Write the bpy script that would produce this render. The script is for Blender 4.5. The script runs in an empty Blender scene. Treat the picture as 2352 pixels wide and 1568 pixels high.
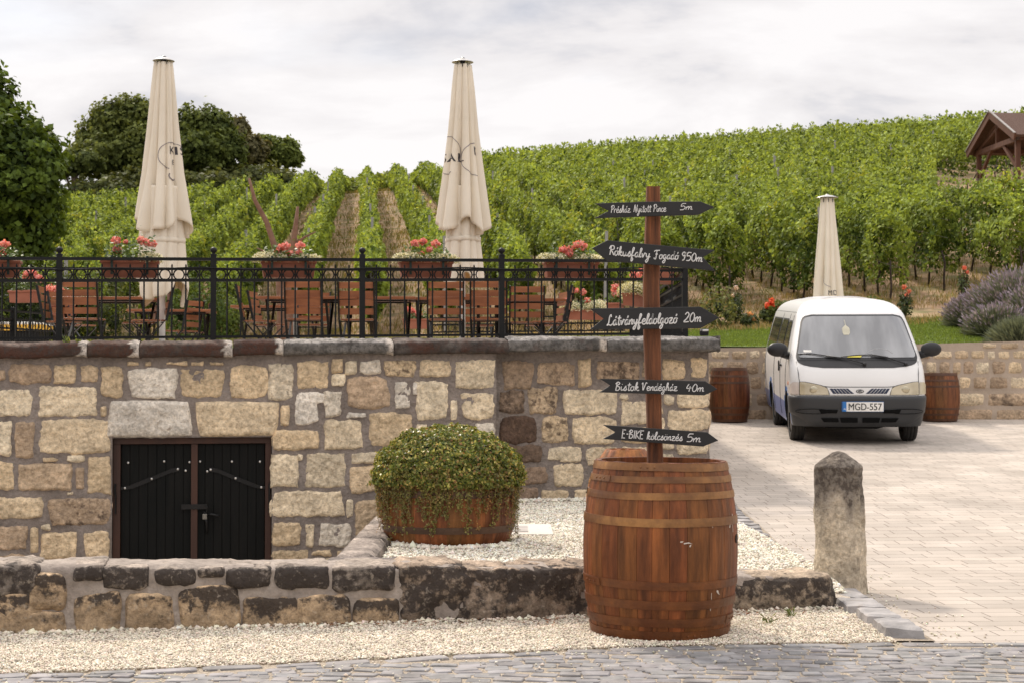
import bpy, bmesh, math, random
import numpy as np
from mathutils import Vector, Matrix, noise
random.seed(7); rng = np.random.default_rng(7)
C = bpy.context.scene.collection
SC = bpy.context.scene
# ---------------------------------------------------------------- camera, sky, sun, exposure
F, CX, CY, H = 3593.0, 1176.0, 784.0, 1.37          # focal length and centre in photo units (2352 wide)
T = math.atan(86 / F)
cam_d = bpy.data.cameras.new('camera'); cam = bpy.data.objects.new('camera', cam_d); C.objects.link(cam)
cam.location = (0, 0, H); cam.rotation_euler = (math.pi / 2 + T, 0, 0)
cam_d.sensor_width = 36; cam_d.lens = F / 2352 * 36; cam_d.clip_end = 3000
cam_d.dof.use_dof = True; cam_d.dof.focus_distance = 9.0; cam_d.dof.aperture_fstop = 9.0
SC.camera = cam
SC.view_settings.view_transform = 'Standard'; SC.view_settings.look = 'None'
SC.view_settings.exposure = 0.5; SC.view_settings.gamma = 1.0
SC.view_settings.use_curve_mapping = False
SUN_EL, SUN_AZ = 44.0, -28.0                        # azimuth from +Y (view axis), negative = to the left
sl = bpy.data.lights.new('sun', 'SUN'); sl.energy = 2.2; sl.angle = math.radians(5.0); sl.color = (1.0, .89, .76)
so = bpy.data.objects.new('sun', sl); C.objects.link(so)
_d = Vector((math.sin(math.radians(SUN_AZ)) * math.cos(math.radians(SUN_EL)), math.cos(math.radians(SUN_AZ)) * math.cos(math.radians(SUN_EL)), math.sin(math.radians(SUN_EL))))
so.rotation_euler = _d.to_track_quat('Z', 'Y').to_euler()
so.location = (-20, 10, 40)

def world():
    w = bpy.data.worlds.new('World'); SC.world = w; w.use_nodes = True
    nt = w.node_tree; nt.nodes.clear(); N = nt.nodes.new; L = nt.links.new
    out = N('ShaderNodeOutputWorld'); bg = N('ShaderNodeBackground'); L(bg.outputs[0], out.inputs[0])
    sky = N('ShaderNodeTexSky'); sky.sky_type = 'NISHITA'; sky.sun_disc = False
    sky.sun_elevation = math.radians(SUN_EL); sky.sun_rotation = math.radians(SUN_AZ)
    sk = N('ShaderNodeVectorMath'); sk.operation = 'SCALE'; sk.inputs['Scale'].default_value = .085; L(sky.outputs[0], sk.inputs[0])
    tc = N('ShaderNodeTexCoord'); sp = N('ShaderNodeSeparateXYZ'); L(tc.outputs['Generated'], sp.inputs[0])
    a = N('ShaderNodeMath'); a.operation = 'MAXIMUM'; a.inputs[1].default_value = 0; L(sp.outputs[2], a.inputs[0])
    b = N('ShaderNodeMath'); b.operation = 'ADD'; b.inputs[1].default_value = .30; L(a.outputs[0], b.inputs[0])
    dx = N('ShaderNodeMath'); dx.operation = 'DIVIDE'; L(sp.outputs[0], dx.inputs[0]); L(b.outputs[0], dx.inputs[1])
    dy = N('ShaderNodeMath'); dy.operation = 'DIVIDE'; L(sp.outputs[1], dy.inputs[0]); L(b.outputs[0], dy.inputs[1])
    cb = N('ShaderNodeCombineXYZ'); L(dx.outputs[0], cb.inputs[0]); L(dy.outputs[0], cb.inputs[1])
    mp = N('ShaderNodeMapping'); L(cb.outputs[0], mp.inputs[0]); mp.inputs['Scale'].default_value = (.9, 1.35, 1); mp.inputs['Rotation'].default_value = (0, 0, .35)
    n1 = N('ShaderNodeTexNoise'); n1.inputs['Scale'].default_value = 2.3; n1.inputs['Detail'].default_value = 9; n1.inputs['Roughness'].default_value = .56; n1.inputs['Distortion'].default_value = .25
    L(mp.outputs[0], n1.inputs['Vector'])
    r = N('ShaderNodeValToRGB'); L(n1.outputs['Fac'], r.inputs[0]); e = r.color_ramp.elements
    e[0].position = .36; e[0].color = (.44, .44, .475, 1); e[1].position = .57; e[1].color = (.72, .695, .69, 1)
    m = e.new(.46); m.color = (.63, .605, .605, 1)
    gap = N('ShaderNodeTexNoise'); gap.inputs['Scale'].default_value = .7; gap.inputs['Detail'].default_value = 5; L(mp.outputs[0], gap.inputs['Vector'])
    gr = N('ShaderNodeValToRGB'); L(gap.outputs['Fac'], gr.inputs[0]); gr.color_ramp.elements[0].position = .30; gr.color_ramp.elements[0].color = (.55, .55, .55, 1)
    gr.color_ramp.elements[1].position = .42; gr.color_ramp.elements[1].color = (.96, .96, .96, 1)
    mx = N('ShaderNodeMixRGB'); L(gr.outputs[0], mx.inputs[0]); L(sk.outputs[0], mx.inputs[1]); L(r.outputs[0], mx.inputs[2])
    zr = N('ShaderNodeMapRange'); zr.inputs[1].default_value = .32; zr.inputs[2].default_value = .85; zr.inputs[3].default_value = 1.0; zr.inputs[4].default_value = 1.9; L(sp.outputs[2], zr.inputs[0])   # an overcast sky is brighter overhead
    vs = N('ShaderNodeVectorMath'); vs.operation = 'SCALE'; L(mx.outputs[0], vs.inputs[0]); L(zr.outputs[0], vs.inputs['Scale']); L(vs.outputs[0], bg.inputs[0]); bg.inputs[1].default_value = 1.0
world()

# ---------------------------------------------------------------- photo point -> place
def ray(px, py):
    u = (px - CX) / F; v = (CY - py) / F
    return Vector((u, math.cos(T) - v * math.sin(T), math.sin(T) + v * math.cos(T)))
def at(px, py, Y):
    r = ray(px, py); return Vector((r.x * Y / r.y, Y, H + r.z * Y / r.y))
def on_z(px, py, z=0.0):
    r = ray(px, py); k = (z - H) / r.z; return Vector((r.x * k, r.y * k, z))
def zat(py, Y): return at(CX, py, Y).z
def xat(px, Y): return at(px, 870, Y).x

# ---------------------------------------------------------------- object helpers
def tag(o, label=None, cat=None, group=None, kind=None):
    if label: o['label'] = label
    if cat: o['category'] = cat
    if group: o['group'] = group
    if kind: o['kind'] = kind
    return o
def empty(name, loc, rz=0.0, label=None, cat=None, group=None):
    o = bpy.data.objects.new(name, None); C.objects.link(o); o.location = loc; o.rotation_euler = (0, 0, rz); o.empty_display_size = .1
    return tag(o, label, cat, group)
def copy_tree(o, parent=None):
    c = o.copy(); C.objects.link(c)
    if parent: c.parent = parent
    for ch in [x for x in o.children]: copy_tree(ch, c)
    return c
def link_mesh(name, me, mats, parent=None, world=False, smooth=False, bevel=0):
    o = bpy.data.objects.new(name, me); C.objects.link(o)
    for m in (mats if isinstance(mats, (list, tuple)) else [mats]): me.materials.append(m)
    if smooth: me.polygons.foreach_set('use_smooth', [True] * len(me.polygons))
    if bevel:
        b = o.modifiers.new('bevel', 'BEVEL'); b.width = bevel; b.segments = 2; b.limit_method = 'ANGLE'
    if parent:
        o.parent = parent
        if world and parent.type == 'EMPTY':
            o.matrix_parent_inverse = (Matrix.Translation(parent.location) @ parent.rotation_euler.to_matrix().to_4x4()).inverted()
    return o
class MB:
    def __init__(s): s.v = []; s.f = []; s.m = []; s.c = []; s.col = (1, 1, 1, 0); s.mi = 0
    def av(s, p): s.v.append(tuple(p)); s.c.append(s.col); return len(s.v) - 1
    def af(s, f): s.f.append(tuple(f)); s.m.append(s.mi)
    def box(s, c, d, R=None, taper=1.0):
        c = Vector(c); i0 = len(s.v)
        for sz in (-1, 1):
            t = taper if sz > 0 else 1.0
            for sx, sy in ((-1, -1), (1, -1), (1, 1), (-1, 1)):
                p = Vector((sx * d[0] / 2 * t, sy * d[1] / 2 * t, sz * d[2] / 2))
                s.av(c + (R @ p if R else p))
        for f in ((3, 2, 1, 0), (4, 5, 6, 7), (0, 1, 5, 4), (1, 2, 6, 5), (2, 3, 7, 6), (3, 0, 4, 7)): s.af([i0 + k for k in f])
        return s
    def beam(s, p, q, w, h, up=(0, 0, 1)):
        p, q = Vector(p), Vector(q); d = (q - p); L = d.length; d.normalize(); u = Vector(up)
        x = d.cross(u)
        if x.length < 1e-4: x = d.cross(Vector((0, 1, 0)))
        x.normalize(); z = x.cross(d); R = Matrix((x, d, z)).transposed()
        return s.box((p + q) / 2, (w, L, h), R)
    def tube(s, pts, r, seg=6, cap=True, closed=False):
        pts = [Vector(p) for p in pts]; n = len(pts)
        rs = r if isinstance(r, (list, tuple)) else [r] * n
        i0 = len(s.v); prev = None
        for i, p in enumerate(pts):
            if closed: d = pts[(i + 1) % n] - pts[i - 1]
            else: d = pts[min(i + 1, n - 1)] - pts[max(i - 1, 0)]
            if d.length < 1e-9: d = Vector((0, 0, 1))
            d.normalize()
            if prev is None:
                a = d.cross(Vector((0, 0, 1)))
                if a.length < .1: a = d.cross(Vector((0, 1, 0)))
            else: a = prev - d * prev.dot(d)
            if a.length < 1e-6: a = d.cross(Vector((.3, .5, .8)))
            a.normalize(); prev = a; b = d.cross(a)
            for k in range(seg):
                t = 2 * math.pi * k / seg; s.av(p + (a * math.cos(t) + b * math.sin(t)) * rs[i])
        for i in range(n if closed else n - 1):
            j = (i + 1) % n
            for k in range(seg):
                k2 = (k + 1) % seg
                s.af((i0 + i * seg + k, i0 + i * seg + k2, i0 + j * seg + k2, i0 + j * seg + k))
        if cap and not closed:
            s.af([i0 + k for k in range(seg)][::-1]); s.af([i0 + (n - 1) * seg + k for k in range(seg)])
        return s
    def lathe(s, prof, seg=32, c=(0, 0, 0), cap=True, a0=0.0, a1=2 * math.pi):
        i0 = len(s.v); full = abs(a1 - a0 - 2 * math.pi) < 1e-6; ns = seg if full else seg + 1
        for r, z in prof:
            for k in range(ns):
                t = a0 + (a1 - a0) * k / seg; s.av((c[0] + r * math.cos(t), c[1] + r * math.sin(t), c[2] + z))
        for i in range(len(prof) - 1):
            for k in range(seg):
                k2 = (k + 1) % ns
                s.af((i0 + i * ns + k, i0 + i * ns + k2, i0 + (i + 1) * ns + k2, i0 + (i + 1) * ns + k))
        if cap and full:
            if prof[0][0] > 1e-4: s.af([i0 + k for k in range(ns)][::-1])
            if prof[-1][0] > 1e-4: s.af([i0 + (len(prof) - 1) * ns + k for k in range(ns)])
        return s
    def grid(s, fn, nu, nv, cf=None, flip=False):
        i0 = len(s.v)
        for j in range(nv + 1):
            for i in range(nu + 1):
                if cf: s.col = cf(i / nu, j / nv)
                s.av(fn(i / nu, j / nv))
        for j in range(nv):
            for i in range(nu):
                a = i0 + j * (nu + 1) + i; q = (a, a + 1, a + nu + 2, a + nu + 1)
                s.af(q[::-1] if flip else q)
        return s
    def prism(s, poly, o, ex, ey, ez, th):
        """polygon in (ex,ey) at origin o, front at +ez*th/2"""
        o, ex, ey, ez = map(Vector, (o, ex, ey, ez)); n = len(poly); i0 = len(s.v)
        for sg in (.5, -.5):
            for x, y in poly: s.av(o + ex * x + ey * y + ez * th * sg)
        s.af([i0 + k for k in range(n)]); s.af([i0 + n + k for k in range(n)][::-1])
        for k in range(n):
            k2 = (k + 1) % n; s.af((i0 + k, i0 + n + k, i0 + n + k2, i0 + k2))
        return s
    def ball(s, c, r, seg=12, rings=8, sc=(1, 1, 1)):
        pr = [(math.sin(math.pi * i / rings) * r, -math.cos(math.pi * i / rings) * r) for i in range(rings + 1)]
        i0 = len(s.v); s.lathe(pr, seg, (0, 0, 0), cap=False)
        for k in range(i0, len(s.v)):
            x, y, z = s.v[k]; s.v[k] = (c[0] + x * sc[0], c[1] + y * sc[1], c[2] + z * sc[2])
        return s
    def build(s, name, mats, parent=None, world=False, smooth=False, bevel=0):
        me = bpy.data.meshes.new(name); me.from_pydata(s.v, [], s.f)
        me.polygons.foreach_set('material_index', s.m)
        if any(c != (1, 1, 1, 0) for c in s.c):
            at_ = me.attributes.new('Col', 'FLOAT_COLOR', 'POINT'); at_.data.foreach_set('color', np.array(s.c, dtype=np.float32).ravel())
        me.update(); return link_mesh(name, me, mats, parent, world, smooth, bevel)
def np_mesh(name, V, Fq, mats, col=None, parent=None, world=False, smooth=False):
    """numpy mesh: V (n,3), Fq (m,k)"""
    me = bpy.data.meshes.new(name); n, m, k = len(V), len(Fq), Fq.shape[1]
    me.vertices.add(n); me.vertices.foreach_set('co', V.astype(np.float32).ravel())
    me.loops.add(m * k); me.loops.foreach_set('vertex_index', Fq.astype(np.int32).ravel())
    me.polygons.add(m); me.polygons.foreach_set('loop_start', np.arange(0, m * k, k, dtype=np.int32))
    try: me.polygons.foreach_set('loop_total', np.full(m, k, dtype=np.int32))
    except Exception: pass
    if col is not None:
        a = me.attributes.new('Col', 'FLOAT_COLOR', 'POINT'); a.data.foreach_set('color', col.astype(np.float32).ravel())
    me.update(calc_edges=True); me.validate()
    return link_mesh(name, me, mats, parent, world, smooth)
def fbm(p, o=4):
    return noise.fractal(Vector(p), .8, 2.0, o)

# ---------------------------------------------------------------- materials
def M(name, col=(.5, .5, .5), rough=.7, col2=None, ns=5.0, det=6, stretch=None, vcol=False, bump=0.0, bs=30.0, metal=0.0, spec=.5,
      stain=None, transl=0.0, var=.25, coat=0.0, lo=.35, hi=.65, rot=None, bdist=.01, stain2=None, grain=None):
    m = bpy.data.materials.new(name); m.use_nodes = True; nt = m.node_tree; N = nt.nodes.new; L = nt.links.new
    b = nt.nodes['Principled BSDF']; b.inputs['Roughness'].default_value = rough; b.inputs['Metallic'].default_value = metal
    b.inputs['Specular IOR Level'].default_value = spec; b.inputs['Coat Weight'].default_value = coat; b.inputs['Coat Roughness'].default_value = .2
    tc = N('ShaderNodeTexCoord'); mp = N('ShaderNodeMapping'); L(tc.outputs['Object'], mp.inputs[0])
    if stretch: mp.inputs['Scale'].default_value = stretch
    if rot: mp.inputs['Rotation'].default_value = rot
    n = N('ShaderNodeTexNoise'); n.inputs['Scale'].default_value = ns; n.inputs['Detail'].default_value = det; L(mp.outputs[0], n.inputs['Vector'])
    r = N('ShaderNodeMapRange'); r.inputs[1].default_value = lo; r.inputs[2].default_value = hi; L(n.outputs['Fac'], r.inputs[0])
    if vcol:
        at_ = N('ShaderNodeAttribute'); at_.attribute_name = 'Col'
        mu = N('ShaderNodeMapRange'); mu.inputs[1].default_value = lo; mu.inputs[2].default_value = hi; mu.inputs[3].default_value = 1 - var; mu.inputs[4].default_value = 1 + var
        L(n.outputs['Fac'], mu.inputs[0])
        vm = N('ShaderNodeVectorMath'); vm.operation = 'SCALE'; L(at_.outputs['Color'], vm.inputs[0]); L(mu.outputs[0], vm.inputs['Scale'])
        c_out = vm.outputs[0]
    else:
        mx = N('ShaderNodeMixRGB'); mx.inputs[1].default_value = (*col, 1); mx.inputs[2].default_value = (*(col2 or [c * 1.25 for c in col]), 1)
        L(r.outputs[0], mx.inputs[0]); c_out = mx.outputs[0]
    if grain:
        ng = N('ShaderNodeTexNoise'); ng.inputs['Scale'].default_value = grain[0]; ng.inputs['Detail'].default_value = 5; ng.inputs['Roughness'].default_value = .7; L(mp.outputs[0], ng.inputs['Vector'])
        rg = N('ShaderNodeMapRange'); rg.inputs[1].default_value = .32; rg.inputs[2].default_value = .68; rg.inputs[3].default_value = 1 - grain[1]; rg.inputs[4].default_value = 1 + grain[1] * .7; L(ng.outputs['Fac'], rg.inputs[0])
        vg = N('ShaderNodeVectorMath'); vg.operation = 'SCALE'; L(c_out, vg.inputs[0]); L(rg.outputs[0], vg.inputs['Scale']); c_out = vg.outputs[0]
    for st in (stain, stain2):
        if st:
            sc_, ss, a0, a1, amt = st[:5]
            n2 = N('ShaderNodeTexNoise'); n2.inputs['Scale'].default_value = ss; n2.inputs['Detail'].default_value = 8; n2.inputs['Roughness'].default_value = .65
            L(mp.outputs[0], n2.inputs['Vector'])
            r2 = N('ShaderNodeMapRange'); r2.inputs[1].default_value = a0; r2.inputs[2].default_value = a1; r2.inputs[4].default_value = amt; L(n2.outputs['Fac'], r2.inputs[0])
            fac = r2.outputs[0]
            if vcol and len(st) > 5:      # alpha of the stone decides how stained it is
                ad = N('ShaderNodeMath'); ad.operation = 'MULTIPLY_ADD'; ad.inputs[1].default_value = .55; L(at_.outputs['Alpha'], ad.inputs[0]); L(n2.outputs['Fac'], ad.inputs[2]); L(ad.outputs[0], r2.inputs[0])
            m2 = N('ShaderNodeMixRGB'); m2.inputs[2].default_value = (*sc_, 1); L(fac, m2.inputs[0]); L(c_out, m2.inputs[1]); c_out = m2.outputs[0]
    L(c_out, b.inputs['Base Color'])
    if bump:
        n3 = N('ShaderNodeTexNoise'); n3.inputs['Scale'].default_value = bs; n3.inputs['Detail'].default_value = 8; n3.inputs['Roughness'].default_value = .6; L(mp.outputs[0], n3.inputs['Vector'])
        bp = N('ShaderNodeBump'); bp.inputs['Strength'].default_value = bump; bp.inputs['Distance'].default_value = bdist; L(n3.outputs['Fac'], bp.inputs['Height']); L(bp.outputs[0], b.inputs['Normal'])
    if transl:
        tr = N('ShaderNodeBsdfTranslucent'); hs = N('ShaderNodeMixRGB'); hs.blend_type = 'MULTIPLY'; hs.inputs[0].default_value = 1; hs.inputs[2].default_value = (1.5, 1.35, .6, 1)
        L(c_out, hs.inputs[1]); L(hs.outputs[0], tr.inputs[0]); ms = N('ShaderNodeMixShader'); ms.inputs[0].default_value = transl
        L(b.outputs[0], ms.inputs[1]); L(tr.outputs[0], ms.inputs[2]); L(ms.outputs[0], nt.nodes['Material Output'].inputs[0])
    return m
def tones(n, a, b, j=.25):
    t = rng.random((n, 1)); return (np.array(a) * (1 - t) + np.array(b) * t) * rng.lognormal(0, j, (n, 1))
# ================================================================ GROUND, ROAD, DRIVEWAY, HILL
def gmat(name, c1, c2, sc, dots=(.45, .38, .28)):
    m = M(name, c1, .9, c2, ns=3, bump=.0); nt = m.node_tree; N = nt.nodes.new; L = nt.links.new; b = nt.nodes['Principled BSDF']
    tc = N('ShaderNodeTexCoord'); vo = N('ShaderNodeTexVoronoi'); vo.inputs['Scale'].default_value = sc; L(tc.outputs['Object'], vo.inputs['Vector'])
    src = b.inputs['Base Color'].links[0].from_socket
    sep = N('ShaderNodeSeparateColor'); L(vo.outputs['Color'], sep.inputs[0])
    r = N('ShaderNodeMapRange'); r.inputs[3].default_value = .62; r.inputs[4].default_value = 1.1; L(sep.outputs[0], r.inputs[0])
    v = N('ShaderNodeVectorMath'); v.operation = 'SCALE'; L(src, v.inputs[0]); L(r.outputs[0], v.inputs['Scale'])
    L(v.outputs[0], b.inputs['Base Color'])
    bp = N('ShaderNodeBump'); bp.invert = True; bp.inputs['Strength'].default_value = .8; bp.inputs['Distance'].default_value = .01; L(vo.outputs['Distance'], bp.inputs['Height']); L(bp.outputs[0], b.inputs['Normal'])
    return m
M_gravel = gmat('gravel_bed', (.52, .45, .36), (.62, .545, .45), 80)
M_pebble = M('pebble', vcol=True, rough=.85, var=.12, ns=8)
M_soilbase = M('soil_base', (.16, .12, .08), .95, (.24, .18, .12), bump=.5)

def lerp(a, b, t): return a + (b - a) * t
def interp(x, xs, ys):
    return float(np.interp(x, xs, ys))
# edge between the cobbled road and the gravel / driveway
RX = [-9, -2.39, -1.6, -.9, -.06, .6, 1.19, 1.97, 2.67, 4, 12]; RY = [6.2, 7.30, 7.44, 7.63, 7.85, 8.02, 8.11, 8.17, 8.16, 8.16, 8.1]
def road_edge(x): return interp(x, RX, RY)
def kerb_x(y): return interp(y, [7.5, 8.2, 14.3, 16.5], [2.1, 2.10, 2.0, 1.98])
def drive_z(y): 
    t = max(0.0, y - 11.2); return .0518 * t * min(1.0, .35 + t / 3.5)
def wall_low_y(x): return interp(x, [-6, -2.36, 0, 1.5, 2.2], [8.1, 8.49, 8.95, 9.30, 9.40])   # front face of the low wall
def bed_z(x, y): return .10 * min(1.0, max(0.0, (y - 9.2) / 1.0)) + .02
ground = MB(); ground.grid(lambda u, v: (-700 + 1400 * u, -300 + 1700 * v, -1.2), 8, 8)
tag(ground.build('ground', M_soilbase), kind='structure')

# cobbled road
M_sett = M('slate_sett', vcol=True, rough=.75, var=.25, ns=9, bump=.5, bs=60, bdist=.004, stain=((.42, .37, .30), 22, .56, .66, .45))
M_sand = gmat('joint_sand', (.40, .33, .25), (.50, .42, .32), 110)
rd = MB(); rd.mi = 0
rd.grid(lambda u, v: ((lambda x: (x, lerp(-6, road_edge(x) + .10, v), -.0035 + .003 * noise.noise(Vector((x * 4, v * 40, 0)))))(-14 + 28 * u)), 80, 60)
def sett(mb, cx, cy, w, d, a, z=0.004, h=.02, base=-.02):
    n = 8; pts = []
    for k in range(n):
        t = 2 * math.pi * (k + .5) / n; ex = math.copysign(abs(math.cos(t)) ** .28, math.cos(t)); ey = math.copysign(abs(math.sin(t)) ** .28, math.sin(t))
        x = ex * w / 2 * (1 + random.uniform(-.08, .08)); y = ey * d / 2 * (1 + random.uniform(-.1, .1))
        pts.append((cx + x * math.cos(a) - y * math.sin(a), cy + x * math.sin(a) + y * math.cos(a)))
    i0 = len(mb.v); tz = random.uniform(-.0025, .0025); sx = random.uniform(-.03, .03); sy = random.uniform(-.05, .05)
    for (f, zz) in ((1.0, base), (1.0, z - .004), (.93, z)):
        for x, y in pts: mb.av((cx + (x - cx) * f, cy + (y - cy) * f, zz + (tz + sx * (x - cx) + sy * (y - cy) if zz > base else 0)))
    for r in range(2):
        for k in range(n): k2 = (k + 1) % n; mb.af((i0 + r * n + k, i0 + r * n + k2, i0 + (r + 1) * n + k2, i0 + (r + 1) * n + k))
    mb.af([i0 + 2 * n + k for k in range(n)])
rd.mi = 1
def slate():
    g = random.uniform(.175, .265); return (g * random.uniform(1.02, 1.08), g, g * random.uniform(.96, 1.02), 0)
x = -7.0
while x < 9.0:                        # long border stones
    w = random.uniform(.20, .34); ye = road_edge(x + w / 2) - .05; a = math.atan2(road_edge(x + w) - road_edge(x), w)
    rd.col = slate(); sett(rd, x + w / 2, ye, w, .085, a); x += w + (.012 if random.random() > .35 else .05)
row = 0; off = .15
while off < 3.6:
    x = -6.5 + random.uniform(0, .1)
    while x < 8.0:
        w = random.uniform(.08, .14)
        arc = .055 * math.sin(x * 5.2 + row * .55) + .02 * math.sin(x * 2.1)
        y = road_edge(x) - off + arc; a = .055 * 5.2 * math.cos(x * 5.2 + row * .55) * .75
        if abs(x) < 4.6 + 0 * y and y > 3.5:
            rd.col = slate(); sett(rd, x + w / 2, y, w, random.uniform(.074, .086), a, z=.002 + random.uniform(-.003, .003))
        x += w + random.uniform(.003, .011)
    off += .088; row += 1
tag(rd.build('cobbled_road', [M_sand, M_sett]), kind='structure')

# gravel sheets + pebbles
gf = MB(); gf.grid(lambda u, v: ((lambda x: (x, lerp(road_edge(x) - .005, 9.75, v), (.002 + .008 * noise.noise(Vector((x * 2, v * 6, 3)))) if v > 0 else -.022))(lerp(-9, 2.02, u))), 60, 12)
tag(gf.build('gravel_strip', M_gravel), kind='structure')
gb = MB(); gb.grid(lambda u, v: ((lambda x, y: (x, y, bed_z(x, y) + .012 * noise.noise(Vector((x * 2.5, y * 2.5, 3)))))(lerp(-1.0, kerb_x(lerp(9.5, 16.9, v)) - .03, u), lerp(9.5, 16.9, v))), 30, 60)
tag(gb.build('gravel_yard', M_gravel), kind='structure')
def pebbles(name, pts, size, tone, parent=None):
    n = len(pts); base = np.array([(1, 0, 0), (0, 1, 0), (-1, 0, 0), (0, -1, 0), (0, 0, 1), (0, 0, -1)], float)
    tri = np.array([(0, 1, 4), (1, 2, 4), (2, 3, 4), (3, 0, 4), (1, 0, 5), (2, 1, 5), (3, 2, 5), (0, 3, 5)])
    sc = size * rng.lognormal(0, .32, n)[:, None, None] * np.stack([np.ones(n), rng.uniform(.55, 1, n), rng.uniform(.4, .75, n)], 1)[:, None, :]
    V = base[None] * sc * (1 + rng.uniform(-.25, .25, (n, 6, 3)))
    a = rng.uniform(0, 6.28, n); t = rng.normal(0, .3, n); ca, sa, ct, st_ = np.cos(a), np.sin(a), np.cos(t), np.sin(t)
    x, y, z = V[..., 0], V[..., 1], V[..., 2]; y2 = y * ct[:, None] - z * st_[:, None]; z2 = y * st_[:, None] + z * ct[:, None]
    V = np.stack([x * ca[:, None] - y2 * sa[:, None], x * sa[:, None] + y2 * ca[:, None], z2], -1) + pts[:, None, :]
    Fq = (tri[None] + (np.arange(n) * 6)[:, None, None]).reshape(-1, 3)
    g = rng.normal(1, .13, n) * np.where(rng.random(n) < .09, .5, 1); col = np.array(tone)[None] * g[:, None]; col *= rng.uniform(.95, 1.05, (n, 3))
    col = np.concatenate([col, np.zeros((n, 1))], 1).repeat(6, 0)
    return tag(np_mesh(name, V.reshape(-1, 3), Fq, M_pebble, np.clip(col, 0.02, .82)), kind='stuff', label=None)
n = 125000; px_ = rng.uniform(-4.2, 2.0, n); ye = np.interp(px_, RX, RY); yw = np.interp(px_, [-6, -2.36, 0, 1.5, 2.2], [8.1, 8.49, 8.95, 9.30, 9.40])
py_ = ye + (yw + .1 - ye) * rng.random(n)
P = np.stack([px_, py_, np.full(n, .006) + rng.uniform(-.003, .006, n)], 1)
pebbles('front_gravel', P, .0062, (.77, .67, .54))
n = 1500; px_ = rng.uniform(-4.2, 2.0, n); yw = np.interp(px_, [-6, -2.36, 0, 1.5, 2.2], [8.1, 8.49, 8.95, 9.30, 9.40])
P2 = np.stack([px_, yw - np.abs(rng.normal(0, .05, n)), np.full(n, .015)], 1)
pebbles('larger_gravel', P2, .016, (.74, .65, .52))
n = 75000; y_ = 9.6 + 6.9 * rng.random(n) ** 1.15; x_ = rng.uniform(-1.0, 1, n); kx = np.interp(y_, [7.5, 8.2, 14.3, 16.5], [2.1, 2.10, 2.0, 1.98]) - .03
x_ = -1.0 + (kx + 1.0) * rng.random(n); z_ = .10 * np.clip((y_ - 9.2), 0, 1) + .028 + rng.uniform(-.004, .008, n)
pebbles('yard_gravel', np.stack([x_, y_, z_], 1), .0105, (.84, .745, .61))
n = 1400; a_ = rng.uniform(-2.9, .2, n); r_ = .50 + np.abs(rng.normal(0, .03, n))
n2 = 900; x2 = rng.uniform(-.2, 1.9, n2); ringp = np.stack([-.45 + r_ * np.cos(a_), 12.0 + r_ * np.sin(a_), np.full(n, .14)], 1)
basep = np.stack([x2, 15.95 + .184 * x2 - np.abs(rng.normal(0, .12, n2)), np.full(n2, .145)], 1)
pebbles('heaped_gravel', np.concatenate([ringp, basep]), .02, (.8, .72, .6))
# a few spilled stones on the road
n = 500; xs_ = rng.uniform(-3.2, 4, n); ys_ = np.interp(xs_, RX, RY) - np.abs(rng.normal(0, .35, n))
n3 = 260; y3 = rng.uniform(8.2, 13, n3); x3 = np.interp(y3, [7.5, 8.2, 14.3, 16.5], [2.1, 2.10, 2.0, 1.98]) + .13 + np.abs(rng.normal(0, .22, n3)); xs_ = np.concatenate([xs_, x3]); ys_ = np.concatenate([ys_, y3]); zs_ = np.array([.006 + (drive_z(b_) if b_ > 8.3 else 0) for b_ in ys_])
pebbles('spilled_gravel', np.stack([xs_, ys_, zs_], 1), .007, (.74, .66, .52))
# dry leaf litter along the wall foot
M_litter = M('dry_litter', vcol=True, rough=.9)
def cards(P, size, nrm, tone, asp=.6, fold=.25):
    """folded leaf shaped quads; P (n,3), nrm (n,3), size (n,), tone (n,3)"""
    n = len(P); nrm = nrm / (np.linalg.norm(nrm, axis=1, keepdims=True) + 1e-9)
    r = rng.normal(size=(n, 3)); u = np.cross(nrm, r); u /= (np.linalg.norm(u, axis=1, keepdims=True) + 1e-9); v = np.cross(nrm, u)
    s = size[:, None]; V = np.stack([P - u * s, P - v * s * asp + nrm * s * fold, P + u * s, P + v * s * asp + nrm * s * fold], 1)
    Fq = (np.array([[0, 1, 2, 3]]) + (np.arange(n) * 4)[:, None])
    col = np.concatenate([tone, np.zeros((n, 1))], 1).repeat(4, 0)
    return V.reshape(-1, 3), Fq, np.clip(col, .004, .95)
n = 420; cxs = rng.choice([-1.0, -.45, .15, .9, 1.35], n) + rng.normal(0, .18, n); yw = np.interp(cxs, [-6, -2.36, 0, 1.5, 2.2], [8.1, 8.49, 8.95, 9.30, 9.40])
Pp = np.stack([cxs, yw - .02 - np.abs(rng.normal(0, .12, n)), np.full(n, .02)], 1)
V, Fq, cl = cards(Pp, rng.uniform(.006, .018, n), np.tile([0, 0, 1.0], (n, 1)) + rng.normal(0, .3, (n, 3)), np.array([.26, .11, .05]) * rng.uniform(.5, 1.5, (n, 1)), .3)
tag(np_mesh('leaf_litter', V, Fq, M_litter, cl), kind='stuff')

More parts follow.
